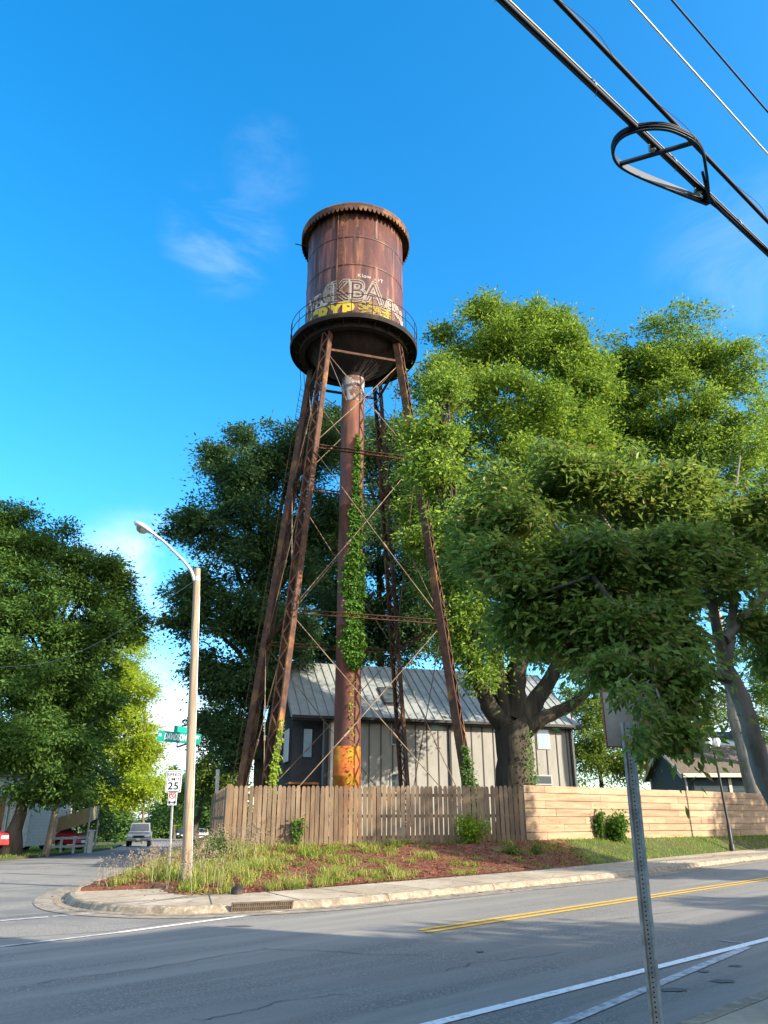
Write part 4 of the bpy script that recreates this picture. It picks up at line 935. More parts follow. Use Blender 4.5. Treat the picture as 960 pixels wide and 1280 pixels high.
plant('weed_plant', 'small green weed on the red mulch near the fence corner', 640, 1073, 25.3, .22, .34, 260, .10, 'leaf_bright', G_P)
plant('weed_plant', 'small green weed low on the mulch left of the lawn', 672, 1075, 25.8, .2, .24, 160, .10, 'leaf_bright', G_P)
plant('weed_plant', 'bushy green weed just right of the wooden lamp pole', 268, 1066, 24.5, .6, .5, 700, .11, 'leaf_mid', G_P)

# ------------------------------------------------------------------ fences
def picket_run(a, b, parent, name, z0a, z0b, z1, sp=.155, wd=.128):
    e = (b-a); L = e.length; e.normalize(); nrm = Vector((e.y, -e.x, 0)); up = Vector((0, 0, 1)); n = int(L/sp); m = MB(); rg = random.Random(int(L*100))
    for k in range(n):
        s_ = (k+.5)*L/n; c = a+e*s_; zb = z0a+(z0b-z0a)*s_/L; zt = z1+rg.uniform(-.02, .02); w2 = wd/2; o = nrm*(.014+rg.uniform(-.004, .006)); tl = rg.uniform(-.012, .012)
        pr = [(-w2, zb), (w2, zb), (w2, zt-.09), (w2*.78, zt-.035), (w2*.38, zt-.004), (-w2*.38, zt-.004), (-w2*.78, zt-.035), (-w2, zt-.09)]
        m.prism([c+o+e*(x+tl*(z-zb))+up*z for x, z in pr], nrm*.02)
    m.build(name, 'picket', parent)
    m = MB()
    for fr in (.16, .5, .84):
        za, zb = z0a+(z1-z0a)*fr, z0b+(z1-z0b)*fr; m.bar(a-nrm*.02+up*za, b-nrm*.02+up*zb, .045, .09)
    m.build('rail', 'picket', parent)
    for k in range(int(L/2.4)+1):
        m = MB(); c = a+e*min(L-.06, max(.06, k*L/int(L/2.4)))-nrm*.095; m.box(c+up*((z0a+z1)/2-.1), (.09, .09, z1-z0a+.1), 0, (e, nrm, up)); m.build('post', 'picket', parent)
pf = thing('picket_fence', 'brown wooden picket fence in front of the water tower, turning down the side street', 'fence', (fence_corner.x, fence_corner.y, .85))
picket_run(fence_corner, fence_right, pf, 'pickets', .80, .86, 2.70)
picket_run(fence_back, fence_corner-Vector((.02, -.06, 0)), pf, 'side_pickets', .75, .80, 2.72)
m = MB(); m.box((fence_corner.x-.02, fence_corner.y-.02, 1.76), (.13, .13, 1.98)); m.build('corner_post', 'picket', pf)
hf = thing('plank_fence', 'new pale timber fence of horizontal planks running right along the grass bank', 'fence', (plank_a.x, plank_a.y, 1.0))
e = (plank_c-plank_a).normalized(); nrm = Vector((e.y, -e.x, 0)); up = Vector((0, 0, 1)); LF = (plank_c-plank_a).length
m = MB(); mk = MB(); nb_ = 7; bh = (2.78-1.0)/nb_; rg = random.Random(4)
for i in range(nb_):
    s_ = 0; offs = rg.uniform(.6, 2.4)
    while s_ < LF:
        e2 = min(LF, s_+(offs if s_ == 0 else 2.44)); jz = rg.uniform(-.006, .006)
        m.box(plank_a+e*((s_+e2)/2)+nrm*rg.uniform(0, .012)+up*(1.0+bh*(i+.5)+jz), (e2-s_-.006, .03, bh-rg.uniform(.012, .020)), 0, (e, nrm, up))
        for _ in range(rg.randint(2, 6)):
            p = plank_a+e*rg.uniform(s_+.05, e2-.05)+nrm*.0225+up*(1.0+bh*(i+rg.uniform(.2, .8))); r_ = rg.uniform(.008, .02)
            mk.add([p+e*math.cos(k*.785)*r_*1.3+up*math.sin(k*.785)*r_ for k in range(8)], [tuple(range(8))])
        s_ = e2
    if i: m.box(plank_a+e*(LF/2)-nrm*.028+up*(1.0+bh*i), (LF, .018, .05), 0, (e, nrm, up))
board = m.build('planks', 'plank', hf, bevel=.011); mk.build('knot', 'knot', board)['kind'] = 'stuff'
for k in range(9):
    m = MB(); m.box(plank_a+e*(.06+(LF-.12)*k/8)-nrm*.065+up*1.75, (.09, .09, 1.95), 0, (e, nrm, up)); m.build('post', 'plank', hf)

# ------------------------------------------------------------------ grey house
HA, HB = Vector((-4.35, 39.2, 0)), Vector((10.35, 43.6, 0)); he = (HB-HA).normalized(); hn = Vector((he.y, -he.x, 0)); HL = (HB-HA).length; EZ, RZ, HD = 6.62, 9.75, 8.4
house = thing('house', 'two-storey grey board and batten house with a metal roof behind the tower', 'house', (HA.x, HA.y, .8))
ZH = .7
def hp(s_, d, z): return HA+he*s_-hn*d+Vector((0, 0, z))     # along, back, up
ax3 = (he, hn, up)
m = MB(); RC = 1.55       # porch recess length at the left end
m.hexa([hp(RC, 0, ZH), hp(HL, 0, ZH), hp(HL, HD, ZH), hp(RC, HD, ZH), hp(RC, 0, EZ-.02), hp(HL, 0, EZ-.02), hp(HL, HD, EZ-.02), hp(RC, HD, EZ-.02)])
wall = m.build('wall', 'grey_siding', house)
m = MB()
s_ = RC+.35; k = 0
while s_ < HL-.15:
    m.box(hp(s_, -.012, (ZH+EZ)/2), (.05, .03, EZ-ZH-.05), 0, ax3); s_ += .62
for d in np.arange(.5, HD, .62): m.box(hp(HL+.012, d, (ZH+EZ)/2), (.03, .05, EZ-ZH-.05), 0, ax3)
m.build('batten', 'batten', wall)
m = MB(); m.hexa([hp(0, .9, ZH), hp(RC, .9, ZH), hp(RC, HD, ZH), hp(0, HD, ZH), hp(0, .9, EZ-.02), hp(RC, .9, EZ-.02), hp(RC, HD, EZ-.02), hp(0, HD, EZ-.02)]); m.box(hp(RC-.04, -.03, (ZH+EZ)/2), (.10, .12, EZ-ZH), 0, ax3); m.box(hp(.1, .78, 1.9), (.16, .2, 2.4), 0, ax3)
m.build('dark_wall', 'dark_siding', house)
m = MB(); m.hexa([hp(-.03, .9, EZ), hp(-.0, .9, EZ), hp(0, HD, EZ), hp(-.03, HD, EZ), hp(-.03, HD/2, RZ-.3), hp(0, HD/2, RZ-.3), hp(0, HD/2, RZ-.3), hp(-.03, HD/2, RZ-.3)]); m.build('gable', 'dark_siding', house)
m = MB(); m.prism([hp(HL-.02, 0, EZ-.02), hp(HL-.02, HD, EZ-.02), hp(HL-.02, HD/2, RZ-.2)], he*.02); m.build('gable', 'grey_siding', house)
OV, TH = .45, .12; slope = (RZ-EZ)/(HD/2); ef = EZ-slope*OV
m = MB()
for d0, d1, z0, z1 in ((-OV, HD/2, ef, RZ), (HD+OV, HD/2, ef, RZ)):
    a, b = hp(-.35, d0, z0+.05), hp(HL+.3, d0, z0+.05); c, d = hp(HL+.3, d1, z1+.05), hp(-.35, d1, z1+.05); o = Vector((0, 0, TH)); m.hexa([a, b, c, d, a+o, b+o, c+o, d+o])
roof = m.build('roof', 'metal_roof', house)
m = MB(); n_ = 34
for k in range(n_+1):
    s_ = -.33+(HL+.61)*k/n_; m.bar(hp(s_, -OV, ef+.185), hp(s_, HD/2-.02, RZ+.185), .035, .045)
m.build('seam', 'seam', roof)
m = MB(); sk = [hp(s_, d, ef+slope*(d+OV)+.17+h_) for h_ in (0, .12) for s_, d in ((4.75, .55), (5.75, .55), (5.75, 2.0), (4.75, 2.0))]; m.hexa(sk); sf = m.build('skylight', 'black_metal', roof)
m = MB(); m.add([hp(s_, d, ef+slope*(d+OV)+.296) for s_, d in ((4.85, .68), (5.65, .68), (5.65, 1.87), (4.85, 1.87))], [(0, 1, 2, 3)]); m.build('pane', 'glass', sf)
m = MB(); m.box(hp(HL/2, -OV-.05, ef+.09), (HL+.6, .12, .14), 0, ax3); m.box(hp(HL/2, -.22, ef-.04), (HL+.5, .42, .04), 0, ax3); m.build('gutter', 'black_metal', house)
for s_ in (RC+.05, 8.1, HL-.2):
    m = MB(); m.box(hp(s_, -.06, (ZH+EZ)/2-.2), (.11, .08, EZ-ZH-.4), 0, ax3); m.bar(hp(s_, -.06, EZ-.45), hp(s_, -OV+.02, ef-.02), .09, .07); m.build('downspout', 'black_metal', house)
m = MB(); m.box(hp(RC+.3, -.015, 3.7), (.16, .04, 5.8), 0, ax3); m.build('corner_board', 'trim_white', house); m = MB(); m.box(hp(HL-.06, -.015, 3.7), (.12, .04, 5.8), 0, ax3); m.build('corner_board', 'trim_white', house)
def hwin(px0, py0, px1, py1, glass='glass', label=None):
    c = at((px0+px1)/2, (py0+py1)/2, 40.5)
    def hit(px, py):
        r = ray(px, py); o = Vector((0, 0, EYE)); k = (HA-o).dot(hn)/r.dot(hn); q = o+r*k; return (q-HA).dot(he), q.z
    s0, zt = hit(px0, py0); s1, _ = hit(px1, py0); _, zb = hit((px0+px1)/2, py1)
    m = MB(); m.box(hp((s0+s1)/2, -.02, (zt+zb)/2), (s1-s0+.14, .06, zt-zb+.14), 0, ax3); f = m.build('window', 'frame_grey', house)
    m = MB(); m.box(hp((s0+s1)/2, -.05, (zt+zb)/2), (s1-s0, .02, zt-zb), 0, ax3); m.build('pane', glass, f)
    return s0, s1, zb, zt
hwin(490, 903, 504, 930); hwin(489.5, 968, 501.5, 990); hwin(671.5, 912, 684.5, 935, 'glass_blue'); hwin(660, 970, 688, 979.5); hwin(447, 967, 451, 985); hwin(539, 904, 552, 911, 'glass_blue'); 
m = MB(); m.box(hp(.78, .885, 5.25), (.52, .06, 1.45), 0, ax3); f = m.build('window', 'black_metal', house); m = MB(); m.box(hp(.78, .85, 5.25), (.42, .03, 1.35), 0, ax3); m.build('pane', 'glass_blue', f)
m = MB(); m.box(hp(-.03, 2.2, 5.2), (.06, 1.5, 1.7), 0, ax3); f = m.build('window', 'black_metal', house); m = MB(); m.box(hp(-.07, 2.2, 5.2), (.03, 1.4, 1.6), 0, ax3); m.build('pane', 'blind', f)
m = MB(); m.box(hp(.80, .87, 2.0), (.95, .06, 2.4), 0, ax3); m.build('door', 'cedar', house)
m = MB(); m.box(hp(.5, .5, 3.3), (1.5, 1.0, .1), 0, ax3); m.build('porch_roof', 'cedar', house)

# ------------------------------------------------------------------ blue houses on the right
def ridge_house(name, label, A, ang, Lx, Dy, zb, ez, rz, wallm, roofm, trim=True, win=True):
    """A: front-left corner of the gable end; gable faces -n; body runs back/right"""
    u = Vector((math.cos(ang), math.sin(ang), 0)); v = Vector((-u.y, u.x, 0)); t = thing(name, label, 'house', (A.x, A.y, zb))
    def P(a, b, z): return Vector((A.x, A.y, 0))+u*a+v*b+Vector((0, 0, z))
    m = MB(); m.prism([P(0, 0, zb), P(Dy, 0, zb), P(Dy, 0, ez), P(Dy/2, 0, rz), P(0, 0, ez)], v*Lx); wl = m.build('wall', wallm, t)
    m = MB(); sl_ = (rz-ez)/(Dy/2); ov = .35
    for sg in (0, 1):
        e0 = -ov if sg == 0 else Dy+ov; z_ = ez-sl_*ov
        a, b, c, d = P(e0, -.35, z_), P(Dy/2, -.35, rz), P(Dy/2, Lx+.35, rz), P(e0, Lx+.35, z_); o = Vector((0, 0, .14)); m.hexa([a+o*.15, b+o*.15, c+o*.15, d+o*.15, a+o, b+o, c+o, d+o])
    m.build('roof', roofm, t)
    if trim:
        m = MB(); dn = Vector((0, 0, -.12))
        m.bar(P(-ov, -.37, ez-sl_*ov+.0), P(Dy/2, -.37, rz), .04, .22); m.bar(P(Dy+ov, -.37, ez-sl_*ov), P(Dy/2, -.37, rz), .04, .22)
        for a in (.08, Dy-.08): m.box(P(a, -.02, (zb+ez)/2), (.16, .06, ez-zb), 0, (u, v, up))
        m.build('trim', 'trim_white', t)
        m = MB(); m.bar(P(Dy+ov+.02, -.3, ez-sl_*ov+.06), P(Dy+ov+.02, Lx+.3, ez-sl_*ov+.06), .12, .2); m.box(P(Dy+.015, 2.3, (zb+ez)/2), (.05, .16, ez-zb), 0, (u, v, up)); m.build('fascia', 'trim_white', t)
        m = MB(); m.tube([P(Dy+ov, .15, ez-.12), P(Dy+.08, .3, ez-.35), P(Dy+.08, .3, zb+.4)], .05, 6); m.build('downspout', 'black_metal', t)
        m = MB()
        for z in np.arange(zb+.3, ez, .2): m.box(P(Dy+.008, Lx/2, z), (.014, Lx-.1, .018), 0, (u, v, up))
        m.build('clapboards', wallm, wl)
    if win:
        m = MB(); m.box(P(Dy+.03, 3.2, ez-1.75), (.06, 1.1, 1.5), 0, (u, v, up)); f = m.build('window', 'trim_white', t); m = MB(); m.box(P(Dy+.065, 3.2, ez-1.75), (.02, .8, 1.2), 0, (u, v, up)); m.build('pane', 'glass', f)
    return t
ridge_house('house', 'small blue-grey house with a brown shingle gable roof behind the plank fence', Vector((16.5, 50.3, 0)), R(-91), 13, 6.3, .8, 4.0, 5.6, 'blue_siding', 'shingle')
ridge_house('house', 'larger house with a blue roof rising behind the blue-grey one', Vector((23.0, 70, 0)), R(-86), 16, 9, .8, 6.1, 8.3, 'blue_siding', 'shingle_blue', False, False)

# ------------------------------------------------------------------ left: pale house, carport, rail fence
t = thing('house', 'pale clapboard house half hidden behind the dark trunk at the left edge', 'house', (-22, 46, .4))
m = MB(); m.box((-22.3, 49, 2.1), (5.2, 6, 3.6)); wl = m.build('wall', 'white_siding', t)
m = MB()
for z in np.arange(.5, 3.8, .17): m.box((-22.3, 45.985, z), (5.18, .03, .02)); m.box((-19.69, 49, z), (.02, 5.9, .02))
m.build('clapboards', 'white_paint', wl)
m = MB(); m.prism([(-25.4, 45.5, 3.9), (-19.3, 45.5, 3.9), (-22.3, 45.5, 5.6)], (0, 7, 0)); m.build('roof', 'shingle', t)
m = MB(); m.box((-21.6, 45.95, 1.75), (1.3, .1, 2.5)); f = m.build('door', 'white_paint', t); m = MB(); m.box((-21.6, 45.89, 1.9), (.9, .03, 2.0)); m.build('pane', 'cedar', f)
m = MB(); m.box((-19.75, 45.93, 2.1), (.2, .14, 3.6)); m.build('corner_board', 'white_paint', t); m = MB(); m.box((-20.6, 45.94, 2.1), (.14, .12, 3.6)); m.build('corner_board', 'white_paint', t)
def carport():
    t = thing('carport', 'tan metal carport roof over the red car', 'carport', (-21, 52, .5)); m = MB()
    a, b = at(66, 1032, 50), at(112, 1018, 50); m.hexa([a+Vector((0, 0, -.45)), b+Vector((0, 0, -.45)), b+Vector((-1.2, 5, -.2)), a+Vector((-1.2, 5, -.2)), a+Vector((0, 0, .35)), b+Vector((0, 0, .42)), b+Vector((-1.2, 5, .6)), a+Vector((-1.2, 5, .6))]); m.build('roof', 'tan_awning', t)
    for p in (a, b, a+Vector((-1.2, 5, 0)), b+Vector((-1.2, 5, 0))):
        m = MB(); q = Vector((p.x, p.y+.1, base_z(p.x, p.y))); m.tube([q, Vector((p.x, p.y+.1, p.z-.3))], .06, 6); m.build('post', 'white_paint', t)
carport()
t = thing('rail_fence', 'low white two-rail fence with a pale end post by the side street', 'fence', at(90, 1062, 44))
fa, fb = at(60, 1052, 43), at(108, 1050, 45.5); zb = base_z(fa.x, fa.y)+.1
for zz in (.32, .72): m = MB(); m.bar((fa.x, fa.y, zb+zz), (fb.x, fb.y, zb+zz), .05, .12); m.build('rail', 'white_paint', t)
for k in range(4): m = MB(); p = fa.lerp(fb, k/3.); m.box((p.x, p.y+.06, zb+.38), (.1, .1, .84)); m.build('post', 'white_paint', t)
m = MB(); m.box((fb.x+.25, fb.y, zb+.5), (.2, .2, 1.1)); m.box((fb.x+.25, fb.y, zb+1.08), (.26, .26, .07)); m.build('end_post', 'trim_white', t)

# ------------------------------------------------------------------ cars
def car(name, label, loc, yaw, L, W, H, hood, body, kind='suv', soft=False, group=None, cat='car'):
    ux = Vector((math.cos(yaw), math.sin(yaw), 0)); uy = Vector((-ux.y, ux.x, 0)); o = Vector(loc); t = thing(name, label, cat, o, group)
    def P(x, y, z): return o+ux*x+uy*y+Vector((0, 0, z))
    zc = .28*H*.9; bl = hood; m = MB(); hw = W/2
    prof = [(-L/2, zc), (-L/2+.02, bl*.95), (-L/2+.15, bl), (L/2-.95, bl), (L/2-.12, bl*.90), (L/2, bl*.72), (L/2-.02, zc)]
    m.prism([P(x, -hw, z) for x, z in prof], uy*W); b = m.build('body', body, t, bevel=.06)
    bk = {'suv': -L/2+.12, 'sedan': -L/2+.75, 'pickup': -.35}[kind]; fr = L/2-1.25
    cp = [(bk, bl-.02), (fr, bl-.02), (fr-.62, H), (bk+(.18 if kind != 'sedan' else .55), H)]; m = MB(); tb = .14
    lo = [P(x, y, z) for x, z in cp[:2] for y in (-hw+.04, hw-.04)]; hi = [P(x, y, z) for x, z in cp[2:] for y in (-hw+tb+.04, hw-tb-.04)]
    m.hexa([lo[0], lo[2], lo[3], lo[1], hi[2], hi[0], hi[1], hi[3]]); cb = m.build('cabin', 'canvas' if soft else body, t, bevel=.05)
    def pane(name, pts): m = MB(); m.add(pts, [(0, 1, 2, 3)]); m.build(name, 'car_glass', cb)
    d = .012; x0, x1 = fr, fr-.62
    def fx(z): return x0+(x1-x0)*(z-bl)/(H-bl)
    za, zb_ = bl+.08, H-.08
    pane('windscreen', [P(fx(za)+d, -hw+.16, za), P(fx(za)+d, hw-.16, za), P(fx(zb_)+d, hw-.26, zb_), P(fx(zb_)+d, -hw+.26, zb_)])
    bx = lambda z: cp[0][0]+(cp[3][0]-cp[0][0])*(z-bl)/(H-bl)
    pane('rear_window', [P(bx(za)-d, -hw+.16, za), P(bx(za)-d, hw-.16, za), P(bx(zb_)-d, hw-.26, zb_), P(bx(zb_)-d, -hw+.26, zb_)])
    for s_ in (-1, 1):
        yy = lambda z: s_*(hw-.04-tb*(z-bl)/(H-bl)+d); mid = (bk+fr)/2-.1
        for (xa, xb) in ((bx(za)+.14, mid-.05), (mid+.05, fr-.12)):
            sh = .0 if xb < fr-.2 else .48
            pane('side_window', [P(xa, yy(za), za), P(xb, yy(za), za), P(xb-sh, yy(zb_), zb_), P(xa+.05, yy(zb_), zb_)])
        m = MB(); m.box(P(L/2-.03, s_*(hw-.24), bl*.74), (.1, .34, .16), 0, (ux, uy, up)); m.build('headlight', 'headlight', t, bevel=.02)
        m = MB(); m.box(P(-L/2+.02, s_*(hw-.16), bl*.8), (.08, .2, .26), 0, (ux, uy, up)); m.build('tail_light', 'tail', t)
        m = MB(); m.box(P(fr-.25, s_*(hw+.1), bl+.08), (.12, .2, .15), 0, (ux, uy, up)); m.build('mirror', 'canvas', t)
        for xw in (L/2-.85, -L/2+.85):
            m = MB(); r_ = .36*H/1.6; c = P(xw, s_*(hw-.1), r_)
            ring = [c+ux*math.cos(q_)*r_+Vector((0, 0, math.sin(q_)*r_)) for q_ in np.linspace(0, 2*math.pi, 21)[:-1]]; m.prism([p-uy*.11 for p in ring], uy*.235); wh = m.build('wheel', 'tyre', t)
            m = MB(); ring = [c+ux*math.cos(q_)*r_*.6+Vector((0, 0, math.sin(q_)*r_*.6))+uy*s_*.128 for q_ in np.linspace(0, 2*math.pi, 15)[:-1]]; m.prism(ring, uy*.01*s_); m.build('rim', 'rim', wh)
    m = MB(); m.box(P(L/2-.005, 0, bl*.68), (.06, W*.46, .22), 0, (ux, uy, up)); m.build('grille', 'black_metal', t)
    m = MB(); m.box(P(L/2+.02, 0, zc+.12), (.14, W*.96, .2), 0, (ux, uy, up)); m.build('bumper', 'rim' if kind == 'pickup' else body, t, bevel=.03)
    m = MB(); m.box(P(L/2+.1, 0, zc+.13), (.02, .32, .16), 0, (ux, uy, up)); m.build('plate', 'white_sign', t)
    return t
def gz(x, y, d=.01): return Vector((x, y, base_z(x, y)+d))
car('pickup_truck', 'silver pickup truck facing us with chrome grille on the side street', gz(-20.5, 70), R(-90+14), 5.2, 1.82, 1.82, 1.12, 'car_silver', 'pickup', cat='truck')
car('parked_car', 'pale hatchback parked by the far end of the picket fence', gz(-22.6, 103), R(-90+14), 4.3, 1.8, 1.5, .95, 'car_white', 'suv', group='cars on the side street')
car('parked_car', 'dark car far down the side street, near the middle of the road', gz(-31, 128), R(-90+14), 4.5, 1.8, 1.45, .92, 'car_dark', 'sedan', group='cars on the side street')
car('parked_car', 'white car crossing the far end of the side street', gz(-36, 140), R(10), 4.5, 1.8, 1.45, .92, 'car_white', 'sedan', group='cars on the side street')
car('red_car', 'dark red car parked under the tan carport', gz(-20.3, 51.2, .13), R(-20), 4.4, 1.8, 1.45, .95, 'car_red', 'sedan')
car('off_roader', 'bright red off-roader with a black soft top at the left edge', gz(-19.7, 39.8, .13), R(-38), 3.9, 1.75, 1.8, 1.1, 'car_crimson', 'suv', True, cat='jeep')

# ------------------------------------------------------------------ poles and lamps
pb = at(233, 1103, 19.8); pb.z = hz(pb.x, pb.y)-.1; ptop = at(246.5, 711, 19.8)
sp = thing('street_light', 'weathered wooden street light pole with a curved silver lamp arm at the corner', 'street light', pb)
m = MB(); rg = random.Random(2); limb(m, [pb, pb.lerp(ptop, .35), pb.lerp(ptop, .7), ptop], .128, .088, 16, .02, 5, 6); pole = m.build('pole', 'wood_pole', sp)
m = MB(); m.tube([pb.lerp(ptop, f_)+Vector((.118-.03*f_, -.04, 0)) for f_ in (0, .3, .6, .9)], .022, 6); m.build('conduit', 'galv', pole)
m = MB(); m.tube([pb.lerp(ptop, .955), pb.lerp(ptop, .97)], .098, 14); m.build('band', 'galv', pole)
arm = [at(243, 726, 19.75), at(239, 714, 19.7), at(230, 702, 19.6), at(218, 690, 19.5), at(206, 678, 19.4), at(193, 668, 19.3)]
m = MB(); limb(m, arm, .042, .035, 10, 0, 1); m.build('lamp_arm', 'aluminium', sp)
hc = at(181, 661, 19.25); ax_ = (arm[-2]-arm[-1]).normalized(); hd = thing
m = MB(); base_p = arm[-1]; dirx = (hc-base_p).normalized(); sidey = Vector((0, 0, 1)).cross(dirx).normalized(); upz = dirx.cross(sidey)
prof = [(-.02, .045, .045), (.07, .06, .055), (.18, .12, .085), (.32, .165, .11), (.46, .165, .11), (.57, .12, .085), (.63, .05, .04)]; n_ = 14; vs = []
for x, a_, b_ in prof: vs += [base_p+dirx*x+sidey*math.cos(2*math.pi*k/n_)*a_+upz*math.sin(2*math.pi*k/n_)*b_*(1 if math.sin(2*math.pi*k/n_) > 0 else .55) for k in range(n_)]
m.add(vs, [(i*n_+j, i*n_+(j+1) % n_, (i+1)*n_+(j+1) % n_, (i+1)*n_+j) for i in range(len(prof)-1) for j in range(n_)]+[tuple(range(n_)), tuple(range(len(vs)-n_, len(vs)))], 0, True); head = m.build('lamp_head', 'aluminium', sp)
m = MB(); vs = []; prof = [(.2, .02, .02), (.25, .09, .06), (.36, .125, .10), (.48, .10, .08), (.54, .02, .02)]
for x, a_, b_ in prof: vs += [base_p+dirx*x-upz*.045+sidey*math.cos(2*math.pi*k/n_)*a_-upz*abs(math.sin(math.pi*k/n_))*b_ for k in range(n_)]
m.add(vs, [(i*n_+j, i*n_+(j+1) % n_, (i+1)*n_+(j+1) % n_, (i+1)*n_+j) for i in range(len(prof)-1) for j in range(n_)], 0, True); m.build('lens', 'lens', head)
# street name sign on the pole
def flat_text(mb, txt, c, ex, ez, size, sx=1, offset=0, spacing=1, lift=None, mi=0):
    V, Fc = text_mesh(txt, size, offset=offset, sx=sx, spacing=spacing); c = Vector(c); mb.add([c+ex*v.x+ez*v.y for v in V], Fc, mi)
sgn = thing('street_name_sign', 'green DAVIDSON street name sign fixed to the wooden pole', 'street sign', at(225, 920, 20.1))
sc_c = at(224, 922, 20.1); ex = Vector((.985, .17, -.075)).normalized(); nz = Vector((ex.y, -ex.x, 0)).normalized(); ez = nz.cross(ex); ez = ez if ez.z > 0 else -ez
Wd, Hd = 52*mpp(224, 922, 20.1)*1.02, .26
m = MB(); m.box(sc_c, (Wd, .012, Hd), 0, (ex, nz, ez)); plt = m.build('name_plate', 'green_sign', sgn)
m = MB(); flat_text(m, 'DAVIDSON', sc_c-ex*.09+nz*.0085, ex, ez, .215, .50, .006); flat_text(m, 'N', sc_c-ex*(Wd/2-.06)+ez*.02+nz*.0085, ex, ez, .1, .8, .004); flat_text(m, 'ST', sc_c+ex*(Wd/2-.08)+ez*.04+nz*.0085, ex, ez, .1, .8, .004); m.build('lettering', 'letter_white', plt)
c2 = at(228, 915, 20.35); ex2 = Vector((.36, .93, 0)); n2 = Vector((ex2.y, -ex2.x, 0)); m = MB(); m.box(c2+up*.02, (.72, .012, .22), 0, (ex2, n2, up)); m.build('cross_plate', 'green_sign', sgn)
m = MB(); a = at(221, 934, 20.05); m.bar(a, at(236, 929, 19.95), .03, .04); m.bar(a, a+up*.15, .025, .025); m.build('bracket', 'iron', sgn)
# speed limit sign
sY = 23.5; spb = at(214, 1060, sY); spb.z = hz(spb.x, spb.y) if hz(spb.x, spb.y) > 0 else base_z(spb.x, spb.y)
ss = thing('speed_limit_sign', 'white SPEED LIMIT 25 sign above a small no parking sign, behind the wooden pole', 'road sign', spb)
m = MB(); ptp = at(217, 966, sY); m.bar(spb-up*.1, ptp+Vector((0, .04, 0)), .065, .04); m.build('post', 'upost', ss)
def sign_plate(name, px0, py0, px1, py1, parent, Y=sY-.05):
    c = at((px0+px1)/2, (py0+py1)/2, Y); k = mpp(px0, py0, Y); a, b = (px1-px0)*k, (py1-py0)*k*1.0; e1, n1 = Vector((1, 0, 0)), Vector((0, -1, 0))
    m = MB(); m.box(c, (a, .01, b), 0); o = m.build(name, 'white_sign', parent, bevel=.003); m = MB(); bw = .014
    for sx_ in (-1, 1): m.box(c+e1*sx_*(a/2-.03)+n1*.0065, (bw, .003, b-.05)); m.box(c+up*sx_*(b/2-.03)+n1*.0068, (a-.05, .003, bw))
    m.build('border', 'letter_black', o); return o, c, a, b
o, c, a_, b_ = sign_plate('speed_plate', 207.5, 963.5, 227, 989.5, ss); e1 = Vector((1, 0, 0)); f1 = Vector((0, -.0075, 0)); m = MB()
flat_text(m, 'SPEED', c+up*b_*.29+f1, e1, up, b_*.20, 1.05, .002, 1.1); flat_text(m, 'LIMIT', c+up*b_*.085+f1, e1, up, b_*.20, 1.1, .002, 1.1); flat_text(m, '25', c-up*b_*.23+f1, e1, up, b_*.46, 1.15, .006, 1.05); m.build('lettering', 'letter_black', o)
o, c, a_, b_ = sign_plate('parking_plate', 210, 990, 221, 1006, ss); m = MB(); n_ = 20; rr_ = a_*.34; cc_ = c+up*b_*.2
vs = []
for k in range(n_):
    d = Vector((math.cos(2*math.pi*k/n_), 0, math.sin(2*math.pi*k/n_))); vs += [cc_+d*rr_+f1*1.2, cc_+d*rr_*.76+f1*1.2]
m.add(vs, [(2*k, 2*((k+1) % n_), 2*((k+1) % n_)+1, 2*k+1) for k in range(n_)]); m.bar(cc_+Vector((-.7*rr_, -.011, .7*rr_)), cc_+Vector((.7*rr_, -.011, -.7*rr_)), .02, .002, up=(0, 1, 0)); m.build('no_symbol', 'sign_red', o)
m = MB(); flat_text(m, 'P', cc_+f1, e1, up, rr_*1.5, 1); m.build('lettering', 'letter_black', o); m = MB(); ar = c-up*b_*.28+f1; m.add([ar+e1*x+up*z for x, z in ((-.12, 0), (-.05, .05), (-.05, .015), (.05, .015), (.05, .05), (.12, 0), (.05, -.05), (.05, -.015), (-.05, -.015), (-.05, -.05))], [(0, 1, 2, 8, 9), (2, 3, 7, 8), (3, 4, 5, 6, 7)]); m.build('arrow', 'letter_black', o)
# foreground sign post
fp = gp(822, 1330, .14); fp = Vector((340/ray(820, 1280).y*5.3, 5.3, 0)); fp.z = base_z(fp.x, fp.y)+.13
fs_ = thing('sign_post', 'galvanised perforated sign post with a grey sign back, right foreground', 'sign post', fp)
pt = at(783, 903, 5.3); L_ = pt.z-fp.z; cxp = lambda z: fp.lerp(Vector((pt.x, pt.y, pt.z)), (z-fp.z)/L_)
e1 = Vector((.93, -.37, 0)).normalized(); n1 = Vector((e1.y, -e1.x, 0)); ezp = (pt-fp).normalized()
m = MB(); pw = [(-.04, -.000), (-.024, -.0), (-.014, .022), (.014, .022), (.024, 0), (.04, 0), (.04, .004), (.0265, .004), (.0165, .026), (-.0165, .026), (-.0265, .004), (-.04, .004)]
m.prism([fp-ezp*.3+e1*x+n1*-y for x, y in pw], ezp*(L_+.3)); post = m.build('post', 'upost', fs_)
m = MB()
for k in range(int(L_/.0254)-1):
    c = fp+ezp*(.03+k*.0254)-n1*.0215; m.add([c+e1*math.cos(q_)*.0052+ezp*math.sin(q_)*.0052 for q_ in np.linspace(0, 2*math.pi, 9)[:-1]], [tuple(range(8))])
m.build('hole', 'hole', post)
sgc = at(780, 899, 5.36); e3 = Vector((.96, .28, 0)).normalized(); n3 = Vector((e3.y, -e3.x, 0)); m = MB(); m.box(sgc, (.30, .004, .36), 0, (e3, n3, up)); pnl = m.build('sign_panel', 'sign_back', fs_)
m = MB()
